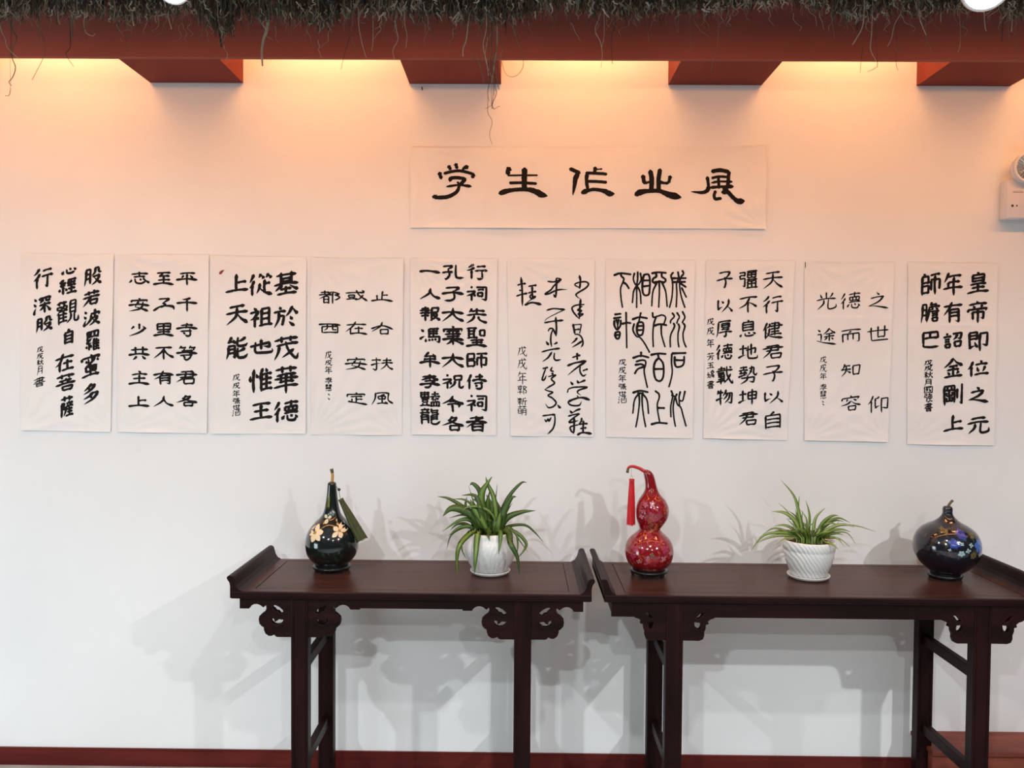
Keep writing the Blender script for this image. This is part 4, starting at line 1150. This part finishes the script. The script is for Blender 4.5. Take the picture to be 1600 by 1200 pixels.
def sheet(name, label, corners, cx0, cy0, items, w, tab, seed, seams=(), cat='calligraphy sheet', sigw=None, scale=3.75, fold=1.0, rise=0.0, group='calligraphy sheets in a row on the wall'):
    """corners: TL, TR, BR, BL in picture units; items: (char, x0, y0, x1, y1) or ('', [(typ, w, pts)...])"""
    TL, TR, BR, BL = corners
    c3 = [W(p[0], p[1], Y=D) for p in corners]
    ztop, zbot = (c3[0].z + c3[1].z) / 2, (c3[2].z + c3[3].z) / 2
    xl, xr = (c3[0].x + c3[3].x) / 2, (c3[1].x + c3[2].x) / 2
    szs = [W((TL[0] + TR[0]) / 2, s, Y=D).z for s in seams]
    rnd = random.Random(seed)
    fan = [(rnd.uniform(.5, 1.3), rnd.uniform(0, 6.28), rnd.uniform(.6, 1.4)) for _ in range(4)]
    def off(x, z):
        u = min(1, max(0, (x - xl) / (xr - xl))); v = min(1, max(0, (ztop - z) / (ztop - zbot)))
        o = 0.0035
        for i, (cu, cv) in enumerate(((0, 0), (1, 0), (0, 1), (1, 1))):     # creases fanning out from the taped corners
            du, dv = (u - cu) * (xr - xl), (v - cv) * (ztop - zbot)
            rr = math.hypot(du, dv)
            an = math.atan2(dv, du)
            o += fold * 0.0011 * fan[i][0] * math.sin(an * 22 * fan[i][2] + fan[i][1]) * math.exp(-rr * 5) * min(1, rr * 10)
        o += fold * 0.0028 * noise.noise(Vector((x * 5.5 + seed * 7, z * 2.6, seed))) + fold * 0.0008 * noise.noise(Vector((x * 22 + seed, z * 12, seed)))
        o += 0.0035 * max(0, (v - .9) / .1) ** 2 * (0.5 + 0.5 * math.sin(u * 7 + seed * 2.3)) + .002 * max(0, (abs(u - .5) - .44) / .06) ** 2 * math.sin(v * 9 + seed) ** 2
        for sz in szs:
            if z < sz: o += 0.0008
            o += 0.0006 * math.exp(-abs(z - sz) * 300)
        return max(o, 0.0008)
    t = root(name, label, cat, ((xl + xr) / 2, D, zbot), group)
    nx, ny = max(24, int((xr - xl) * 130)), max(24, int((ztop - zbot) * 130))
    vs, fs = [], []
    for j in range(ny + 1):
        for i in range(nx + 1):
            u, v = i / nx, j / ny
            e = 0.0008
            x = (c3[0].x * (1 - u) + c3[1].x * u) * (1 - v) + (c3[3].x * (1 - u) + c3[2].x * u) * v
            z = (c3[0].z * (1 - u) + c3[1].z * u) * (1 - v) + (c3[3].z * (1 - u) + c3[2].z * u) * v
            if i in (0, nx): x += e * noise.noise(Vector((z * 9, seed, 2)))
            if j in (0, ny): z += e * noise.noise(Vector((x * 9, seed, 1)))
            vs.append((x, D - off(x, z), z))
    n1 = nx + 1
    for j in range(ny):
        for i in range(nx):
            a = j * n1 + i
            fs.append((a, a + n1, a + n1 + 1, a + 1))
    pap = obj('paper', vs, fs, M['paper'], t, True)
    lay = [0]
    def plane(px, py):
        p = W(px, py, Y=D)
        return (p.x, D - off(p.x, p.z) - 0.0006 - lay[0] * 0.00002, p.z)
    for it in items:
        mb = MB()
        if it[0] == '':
            for (ty, ww, pts) in it[1]:
                lay[0] = (lay[0] + 1) % 9
                ribbon(mb, ty, [(cx0 + a / scale, cy0 + b / scale) for a, b in pts], ww, plane)
        else:
            ch, x0, y0, x1, y1 = it[:5]
            ww = it[5] if len(it) > 5 else w
            out = []
            expand(tab if len(it) <= 5 else K, ch, (cx0 + x0 / scale, cy0 + y0 / scale, cx0 + x1 / scale, cy0 + y1 / scale), out)
            small = min(1.0, 14.0 / max(1, len(out))) ** .38
            if rise:
                xm, dx = cx0 + (x0 + x1) / 2 / scale, max(1, (x1 - x0) / scale)
                ym = cy0 + (y0 + y1) / 2 / scale
                rs = rise * .8 + rise * .4 * random.random()
                out = [(ty, [(a + (ym - b) * rise * .15, b - (a - xm) * rs) for a, b in p]) for ty, p in out]
            for ty, pts in out:
                lay[0] = (lay[0] + 1) % 9
                ribbon(mb, ty, pts, ww * small, plane)
        mb.build('character', M['ink'], t)
    return t, plane

def col(chars, x0, x1, ys):
    return [(c, x0, a, x1, b) for c, (a, b) in zip(chars, ys)]
SG = 1.35
def sig(chars, x0, x1, ys, w=SG):
    return [(c, x0, a, x1, b, w) for c, (a, b) in zip(chars, ys)]

# 1
it = [('股', 420, 140, 525, 245), ('若', 412, 275, 515, 365), ('波', 418, 385, 518, 480), ('羅', 428, 510, 515, 630), ('蜜', 400, 650, 522, 785), ('多', 412, 820, 512, 938),
      ('心', 288, 135, 382, 185), ('經', 275, 208, 380, 298), ('觀', 258, 335, 390, 470), ('自', 300, 502, 362, 590), ('在', 248, 645, 362, 752), ('菩', 250, 768, 372, 868), ('薩', 280, 895, 360, 1018),
      ('行', 122, 145, 240, 265), ('深', 125, 312, 230, 412), ('股', 138, 430, 240, 515)] + sig('戊戌秋月書', 142, 182, [(605, 640), (643, 678), (680, 715), (718, 772), (785, 840)])
it[-1] = ('書', 122, 785, 196, 840, 1.5)
sheet('calligraphy_sheet', 'leftmost sheet of the row, running script in three columns with tilted characters', [(33, 396), (178.5, 397), (173.5, 675), (34.5, 672)], 20, 380, it, 4.0, K, 1, rise=.22, fold=1.8)
# 2
R6 = [(168, 246), (322, 400), (468, 545), (604, 684), (748, 828), (892, 958)]
it = col('平干寺等君各', 958, 1086, R6) + col('至乃里不有人', 825, 947, R6) + col('志安少共主上', 680, 806, R6)
sheet('calligraphy_sheet', 'second sheet from the left, three columns of six flat wide characters, no signature', [(184, 398), (327, 398), (324, 677), (185, 675)], 20, 380, it, 3.25, L, 2, rise=.02, fold=1.4)
# 3
it = col('基於茂華德', 404, 552, [(168, 302), (370, 492), (546, 680), (720, 878), (922, 1045)]) + col('從祖也惟王', 262, 400, [(176, 305), (376, 492), (562, 648), (730, 870), (932, 1035)]) + col('上天能', 122, 256, [(180, 290), (356, 475), (546, 678)])
it += sig('戊戌年張世涵', 164, 210, [(765, 806), (815, 852), (860, 902), (906, 942), (945, 975), (975, 1012)])
t3, pl3 = sheet('calligraphy_sheet', 'third sheet from the left, bold black characters, small red mark in its top corner', [(329, 400), (479, 402), (478, 677.5), (330, 678)], 320, 380, it, 4.6, K, 3, rise=.11, fold=1.4)
mb = MB(); ribbon(mb, 'd', [(350.5, 422.5), (344, 428)], 3.6, pl3); mb.build('red_mark', M['redink'], t3)
# 4
it = col('止右扶風', 975, 1106, [(278, 342), (462, 538), (670, 742), (873, 948)]) + col('或在安定', 820, 956, [(275, 342), (460, 536), (668, 742), (874, 948)]) + col('都西', 668, 800, [(278, 355), (474, 530)])
it += sig('戊戌年李慧', 704, 748, [(630, 680), (684, 716), (720, 766), (785, 822), (826, 866)]) + [('', [('d', 1.5, [(722, 880), (733, 890)]), ('d', 1.5, [(722, 905), (733, 916)])])]
sheet('calligraphy_sheet', 'fourth sheet from the left, thin flat characters spaced wide over a large blank foot', [(486, 403), (630.5, 404), (628, 680), (486, 679)], 320, 380, it, 2.55, L, 4, fold=1.4)
# 5
R8 = [(125, 212), (252, 338), (378, 470), (492, 606), (640, 730), (765, 856), (888, 985), (1012, 1102)]
it = col('行祠先聖師侍祠者', 368, 494, R8) + col('孔子大寮大祝令各', 226, 358, [(126, 212), (254, 340), (380, 462), (485, 596), (645, 730), (768, 852), (895, 990), (1015, 1102)])
it += col('一人報馮牟李豔龍', 96, 220, [(120, 215), (262, 330), (372, 456), (498, 586), (638, 728), (768, 852), (868, 962), (965, 1062)])
sheet('calligraphy_sheet', 'fifth sheet from the left, densely packed with three columns of eight thick black characters', [(641, 404), (777, 404), (775, 680.5), (643, 679)], 630, 380, it, 3.75, L, 5, fold=1.4)
# 6 cursive, traced as strokes in two finer frames
def fine(ox, oy, sc_, c0x, c0y, groups):
    return [('', [(ty, w_, [((ox - c0x + x / sc_) * 3.75, (oy - c0y + y / sc_) * 3.75) for x, y in p]) for ty, w_, p in g]) for g in groups]
W6 = {'v': 3.2, 'h': 3.1, 's': 3.4, 'd': 3.4, 'c': 2.8, 'p': 3.0, 'x': 1.5}
def w6(gs): return [[(g_[0], W6.get(g_[0], 2.15), g_[1]) for g_ in g] for g in gs]
CA = [
 [('v', [(970, 95), (985, 170), (975, 290)]), ('c', [(968, 272), (905, 235), (940, 205), (1055, 188), (1102, 222), (1060, 280), (960, 340), (922, 375), (950, 412), (992, 436)])],
 [('v', [(990, 436), (978, 560), (970, 724)]), ('c', [(1040, 515), (930, 525), (866, 562), (890, 632), (968, 724)]), ('c', [(1010, 540), (945, 598), (1002, 602), (955, 658), (1022, 652), (972, 700)])],
 [('v', [(878, 795), (905, 940)]), ('z', [(888, 808), (1000, 800), (975, 930)]), ('h', [(900, 882), (972, 872)]), ('c', [(905, 945), (962, 950), (1008, 1000), (1022, 1080), (990, 1138)]), ('p', [(942, 995), (850, 1080)]), ('p', [(1008, 1042), (935, 1092), (862, 1135)])],
 [('h', [(512, 182), (600, 190), (705, 162)]), ('v', [(638, 135), (640, 280), (630, 418)]), ('c', [(640, 135), (706, 158), (610, 240), (560, 305), (478, 362), (530, 360), (660, 305), (792, 300)]), ('d', [(598, 368), (628, 410)])],
 [('h', [(498, 600), (600, 575), (762, 590)])],
 [('x', [(762, 590), (640, 645), (500, 722), (466, 778)]), ('h', [(466, 780), (600, 755), (738, 745)]), ('v', [(630, 695), (640, 850), (634, 972)]), ('c', [(522, 898), (545, 862), (592, 872), (634, 965)])],
 [('c', [(592, 872), (566, 940), (558, 1030), (572, 1132)]), ('d', [(492, 1046), (528, 1098)]), ('p', [(652, 1058), (600, 1088)]), ('h', [(426, 1200), (560, 1165), (688, 1148)]), ('p', [(575, 1200), (520, 1280), (436, 1340)]), ('c', [(612, 1215), (606, 1290), (640, 1320), (706, 1308)])],
 [('v', [(130, 122), (145, 300), (150, 532)]), ('h', [(78, 238), (198, 214)]), ('h', [(104, 312), (158, 318)]), ('h', [(62, 396), (220, 354)]), ('h', [(238, 256), (352, 238)]), ('v', [(292, 250), (300, 440)]), ('h', [(234, 352), (348, 328)]), ('c', [(296, 350), (258, 402), (290, 432), (338, 402), (284, 404)]), ('x', [(300, 432), (240, 470), (192, 520)]), ('s', [(188, 522), (290, 488), (428, 518)])],
]
CB = [
 [('v', [(905, 12), (905, 112)]), ('h', [(836, 78), (948, 44)]), ('s', [(772, 190), (880, 150), (1038, 125)]), ('p', [(1030, 130), (900, 218), (772, 324)]), ('c', [(948, 180), (944, 270), (985, 332), (1034, 306)]), ('h', [(982, 262), (1050, 238)])],
 [('d', [(812, 412), (848, 452)]), ('d', [(902, 392), (928, 432)]), ('p', [(1020, 390), (975, 408), (926, 432)]), ('c', [(768, 562), (790, 512), (880, 488), (1044, 488), (932, 528), (908, 562), (958, 602)]), ('c', [(906, 606), (908, 640), (786, 690), (820, 738), (930, 740), (966, 682)]), ('s', [(782, 690), (880, 646), (980, 634), (1086, 668)])],
 [('d', [(802, 812), (838, 848)]), ('p', [(952, 788), (890, 812), (838, 846)]), ('h', [(778, 892), (938, 860)]), ('c', [(936, 862), (850, 918), (794, 978), (922, 952)]), ('v', [(862, 905), (862, 1050), (854, 1132)]), ('c', [(912, 1010), (812, 1040), (822, 1096), (856, 1130)]), ('p', [(966, 912), (960, 960), (914, 1020)]), ('h', [(926, 1006), (1048, 994)]), ('v', [(992, 950), (984, 1124)]), ('h', [(946, 1064), (1032, 1052)]), ('s', [(908, 1148), (980, 1118), (1110, 1134)])],
 [('h', [(426, 232), (498, 214)]), ('c', [(470, 224), (432, 330), (420, 386), (450, 382), (478, 322)]), ('c', [(556, 212), (538, 256), (584, 272)]), ('d', [(548, 290), (572, 306)]), ('c', [(506, 342), (608, 320), (546, 374), (590, 432), (520, 480), (456, 520)])],
 [('c', [(456, 520), (500, 540), (566, 560), (500, 602), (560, 640), (612, 702), (580, 752), (508, 772), (464, 718)]), ('d', [(632, 732), (674, 778)])],
 [('h', [(422, 886), (520, 874), (598, 868)]), ('c', [(592, 868), (596, 960), (570, 1060), (492, 1144)]), ('c', [(456, 938), (474, 966), (500, 930), (514, 958), (546, 902)])],
]
it = fine(800, 420, 9.2308, 630, 380, w6(CA)) + fine(800, 550, 8.892, 630, 380, w6(CB))
it += sig('戊戌年郭新萌', 668, 726, [(602, 662), (672, 738), (750, 828), (832, 886), (905, 952), (952, 1010)], 1.3)
sheet('calligraphy_sheet', 'sixth sheet from the left, thin flowing cursive strokes joined down the columns', [(792, 404), (928.5, 405), (926.5, 682.5), (798, 681)], 630, 380, it, 2.2, K, 6)
# 7 seal script, traced as strokes
SA = [
 [[(938, 100), (905, 150), (925, 220), (930, 330), (915, 480), (884, 606)], [(925, 185), (1122, 182)], [(925, 240), (1112, 236)], [(1005, 92), (1018, 180), (985, 262), (990, 400), (980, 600)], [(1070, 75), (1085, 120), (1052, 165), (1030, 240), (1035, 340), (1060, 470), (1106, 606)], [(1034, 252), (1120, 312)], [(1060, 322), (1126, 458)]],
 [[(632, 112), (720, 98), (836, 106)], [(690, 110), (692, 160), (650, 190), (644, 235), (690, 255), (738, 225), (790, 250), (826, 225), (822, 195), (775, 160), (772, 110)], [(665, 245), (740, 232), (812, 245)], [(702, 250), (645, 380), (628, 584)], [(736, 230), (738, 400), (728, 602)], [(778, 250), (830, 380), (850, 592)]],
 [[(428, 92), (425, 200), (412, 300), (412, 450), (410, 608)], [(380, 110), (364, 190), (385, 258), (412, 290)], [(466, 110), (476, 200), (450, 258), (415, 290)], [(406, 300), (366, 380), (350, 538)], [(418, 300), (460, 380), (474, 552)], [(520, 132), (500, 200), (494, 330), (515, 420), (582, 420), (600, 330), (602, 200), (580, 130), (520, 132)], [(500, 216), (600, 214)], [(497, 302), (602, 290)]],
 [[(88, 140), (180, 112), (328, 128)], [(185, 116), (192, 155), (226, 188), (214, 240), (180, 330), (185, 460), (206, 604)], [(216, 242), (262, 272), (300, 332)]],
 [[(925, 685), (952, 735), (905, 790), (898, 832)], [(942, 832), (956, 880), (905, 990), (894, 1080), (898, 1176)], [(992, 680), (1026, 740), (1002, 790), (990, 834)], [(1012, 842), (1026, 890), (1008, 980), (1008, 1090), (1020, 1176)], [(1072, 665), (1106, 740), (1085, 790), (1068, 824)], [(1086, 832), (1106, 880), (1080, 980), (1090, 1090), (1124, 1176)]],
 [[(640, 680), (650, 745), (710, 732), (780, 714), (828, 752), (800, 850)], [(690, 742), (656, 850), (644, 1000), (650, 1172)], [(660, 868), (750, 846), (842, 860)], [(765, 860), (770, 1000), (820, 1172)]],
 [[(352, 776), (450, 745), (562, 760)], [(470, 680), (455, 750), (440, 826)], [(430, 826), (414, 900), (426, 992), (488, 996), (508, 900), (496, 822), (430, 822)], [(418, 872), (504, 870)], [(418, 932), (505, 928)], [(376, 840), (358, 930), (405, 1018), (450, 1032), (510, 1100), (572, 1206), (596, 1252)]],
 [[(98, 706), (182, 696)], [(82, 762), (182, 746)], [(90, 795), (90, 862), (130, 925), (176, 862), (182, 790)], [(118, 780), (134, 850), (138, 930)], [(150, 780), (138, 850)], [(108, 962), (100, 1010), (122, 1052), (152, 1050), (168, 1000), (162, 958), (108, 962)], [(106, 1004), (162, 998)], [(204, 842), (260, 825), (326, 830)], [(258, 675), (262, 900), (268, 1186)]],
]
SB = [
 [[(925, 66), (1122, 60)], [(918, 72), (914, 200), (925, 330), (905, 450), (876, 550)], [(960, 115), (962, 215), (992, 262), (1062, 248), (1092, 205), (1096, 110)], [(962, 162), (1096, 166)]],
 [[(618, 88), (720, 68), (832, 75)], [(716, 72), (728, 130)], [(728, 130), (672, 200), (658, 320), (682, 430), (735, 466), (784, 430), (802, 320), (786, 200), (728, 130)], [(664, 292), (800, 290)]],
 [[(475, 50), (470, 112)], [(358, 132), (470, 100), (584, 125)], [(404, 184), (480, 164), (536, 176), (536, 240), (518, 300), (530, 400), (566, 558)], [(392, 232), (480, 222), (528, 256)], [(528, 256), (430, 290), (382, 358)]],
 [[(910, 604), (932, 680), (905, 820), (906, 984)], [(992, 652), (955, 730), (938, 850), (950, 1000), (970, 1118)], [(916, 670), (968, 700), (1000, 800), (1050, 850), (1080, 960), (1122, 1114)], [(1040, 618), (1024, 700), (1030, 826)], [(1108, 612), (1076, 744), (1028, 744)]],
 [[(680, 608), (730, 650), (736, 710), (710, 790), (715, 900), (745, 1060)], [(715, 852), (814, 855)], [(622, 1088), (720, 1066), (852, 1076)]],
 [[(358, 632), (460, 604), (574, 625)], [(440, 648), (380, 740), (356, 930)], [(445, 648), (450, 780), (430, 960), (398, 1128)], [(490, 648), (490, 780), (510, 960), (540, 1124)], [(495, 648), (560, 740), (582, 934)], [(430, 640), (506, 640)]],
]
def sg_(gs): return [[('y', 2.85 if abs(p[0][1] - p[-1][1]) > 120 else 3.5, p) for p in g] for g in gs]
it = fine(950, 415, 9.2308, 930, 380, sg_(SA)) + fine(950, 545, 9.2308, 930, 380, sg_(SB))
it += sig('戊戌年張世涵', 134, 182, [(678, 715), (722, 765), (770, 815), (822, 858), (866, 896), (896, 938)])
sheet('calligraphy_sheet', 'seventh sheet from the left, tall even-lined seal characters in four columns', [(946, 405), (1085, 407), (1082, 685), (947, 683)], 930, 380, it, 2.4, K, 7)
# 8
it = col('天行健君子以自', 976, 1100, [(160, 266), (306, 410), (462, 560), (598, 682), (715, 816), (862, 938), (985, 1086)]) + col('彊不息地勢坤君', 838, 950, [(164, 266), (310, 408), (452, 550), (590, 682), (720, 824), (856, 946), (990, 1072)])
it += col('子以厚德載物', 706, 806, [(166, 270), (322, 406), (452, 550), (590, 682), (722, 826), (855, 948)]) + sig('戊戌年芳玉嬌書', 652, 698, [(438, 480), (490, 538), (560, 612), (642, 686), (698, 734), (745, 790), (806, 852)], 1.45)
sheet('calligraphy_sheet', 'eighth sheet from the left, neat upright script, signature squeezed beside the third column', [(1103, 407), (1241.5, 408), (1229, 688), (1098.5, 684.5)], 930, 380, it, 3.0, K, 8, rise=.09, fold=1.4)
# 9
it = col('之世人仰', 426, 556, [(288, 388), (484, 575), (704, 786), (888, 992)]) + col('德而知容', 272, 392, [(288, 386), (505, 580), (704, 782), (892, 986)]) + col('光途', 130, 248, [(288, 388), (500, 598)])
it += sig('戊戌年李慧', 150, 192, [(662, 702), (706, 755), (760, 800), (824, 862), (864, 912)], 1.15) + [('', [('d', 1.4, [(164, 924), (174, 932)]), ('d', 1.4, [(166, 940), (176, 948)])])]
it += [('', [('x', 1.2, [(66, 112), (68, 148)])])]
sheet('calligraphy_sheet', 'ninth sheet from the left, light sparse characters on paper joined from three strips', [(1256, 409), (1397, 410), (1386, 690.5), (1256, 688)], 1240, 380, it, 2.4, K, 9, rise=.09, seams=(496, 643))
# 10
it = col('皇帝即位之元', 1012, 1140, [(172, 296), (340, 466), (514, 632), (688, 780), (842, 936), (1015, 1112)]) + col('年有詔金剛上', 872, 990, [(170, 306), (346, 466), (524, 616), (674, 788), (830, 946), (1004, 1102)]) + col('師膽巴', 742, 858, [(178, 302), (348, 466), (514, 612)])
it += sig('戊戌秋月國強書', 760, 812, [(684, 716), (716, 748), (750, 792), (796, 836), (838, 878), (880, 932), (936, 986)], 1.7)
sheet('calligraphy_sheet', 'rightmost sheet of the row, bold upright characters above a tight dark signature', [(1418, 410), (1558, 412), (1552, 696), (1416.5, 694)], 1240, 380, it, 4.1, K, 10, rise=.10, seams=(507, 640))
# banner
TI = [
 [('v', 4.6, [(188, 118), (214, 156)]), ('v', 4.6, [(258, 98), (274, 148)]), ('p', 5.0, [(380, 126), (344, 140), (318, 164)]), ('v', 4.8, [(102, 182), (122, 246)]), ('u', 4.2, [(152, 192), (220, 176), (290, 168), (370, 182), (430, 202)]), ('v', 5.0, [(438, 200), (416, 236)]),
  ('u', 4.8, [(205, 262), (212, 240), (270, 234), (345, 244)]), ('u', 5.2, [(350, 248), (318, 286), (288, 310)]), ('v', 3.0, [(276, 272), (290, 300)]), ('c', 5.4, [(296, 300), (270, 368), (190, 414), (110, 424), (52, 418)]), ('v', 6.6, [(52, 402), (62, 428)]), ('h', 3.8, [(172, 320), (290, 304), (408, 318)]), ('u', 5.0, [(110, 424), (60, 424)])],
 [('v', 6.4, [(780, 136), (762, 168), (764, 206)]), ('u', 2.6, [(762, 212), (900, 210), (1042, 210)]), ('u', 4.2, [(782, 284), (900, 282), (1030, 290)]), ('u', 7.6, [(920, 154), (918, 250), (920, 340)]), ('s', 6.4, [(684, 384), (780, 356), (900, 346), (1000, 356), (1080, 394), (1140, 410)])],
 [('u', 5.4, [(1362, 150), (1400, 166), (1446, 186)]), ('p', 6.0, [(1440, 186), (1410, 240), (1402, 300), (1384, 402)]), ('v', 4.6, [(1602, 130), (1594, 188)]), ('h', 2.4, [(1600, 158), (1666, 150)]), ('u', 4.2, [(1514, 188), (1600, 190), (1706, 198)]), ('v', 4.6, [(1520, 190), (1516, 270), (1530, 352)]), ('u', 4.2, [(1530, 268), (1620, 270), (1704, 278)]), ('s', 5.6, [(1474, 378), (1530, 356), (1600, 346), (1690, 364), (1740, 388), (1784, 388)])],
 [('v', 5.4, [(2056, 208), (2074, 294)]), ('h', 4.2, [(2076, 288), (2144, 268)]), ('u', 6.6, [(2130, 172), (2142, 250), (2138, 342)]), ('u', 6.0, [(2222, 158), (2208, 250), (2210, 342)]), ('v', 4.4, [(2322, 214), (2306, 284)]), ('h', 4.6, [(2304, 284), (2220, 276)]), ('s', 6.8, [(1990, 396), (2040, 372), (2130, 360), (2220, 362), (2310, 398), (2426, 424)])],
 [('u', 5.6, [(2726, 172), (2800, 160), (2880, 176)]), ('u', 5.0, [(2886, 180), (2880, 230), (2872, 330)]), ('u', 3.8, [(2724, 236), (2790, 222), (2876, 226)]), ('u', 4.0, [(2784, 236), (2790, 330)]), ('h', 3.8, [(2716, 282), (2790, 270), (2914, 272)]), ('h', 4.8, [(2700, 328), (2800, 320), (2924, 318)]), ('v', 4.2, [(2676, 222), (2690, 320)]),
  ('p', 5.0, [(2690, 300), (2680, 350), (2630, 376), (2520, 368)]), ('u', 4.4, [(2754, 364), (2742, 410), (2756, 436), (2806, 432)]), ('s', 6.0, [(2824, 372), (2868, 370), (2920, 420), (2970, 458), (3036, 458)]), ('u', 5.6, [(2836, 330), (2880, 376), (2930, 430)])],
]
it = [('', [(ty, w_ * 1.16, [(a, b) for a, b in p]) for ty, w_, p in g]) for g in TI]
tb, plb = sheet('banner', 'wide horizontal paper banner with five large black characters above the row', [(640, 231), (1197, 229), (1196, 358), (641, 356)], 670, 240, it, 4.5, K, 11, cat='banner', scale=6.154, fold=1.5, group=None, seams=())
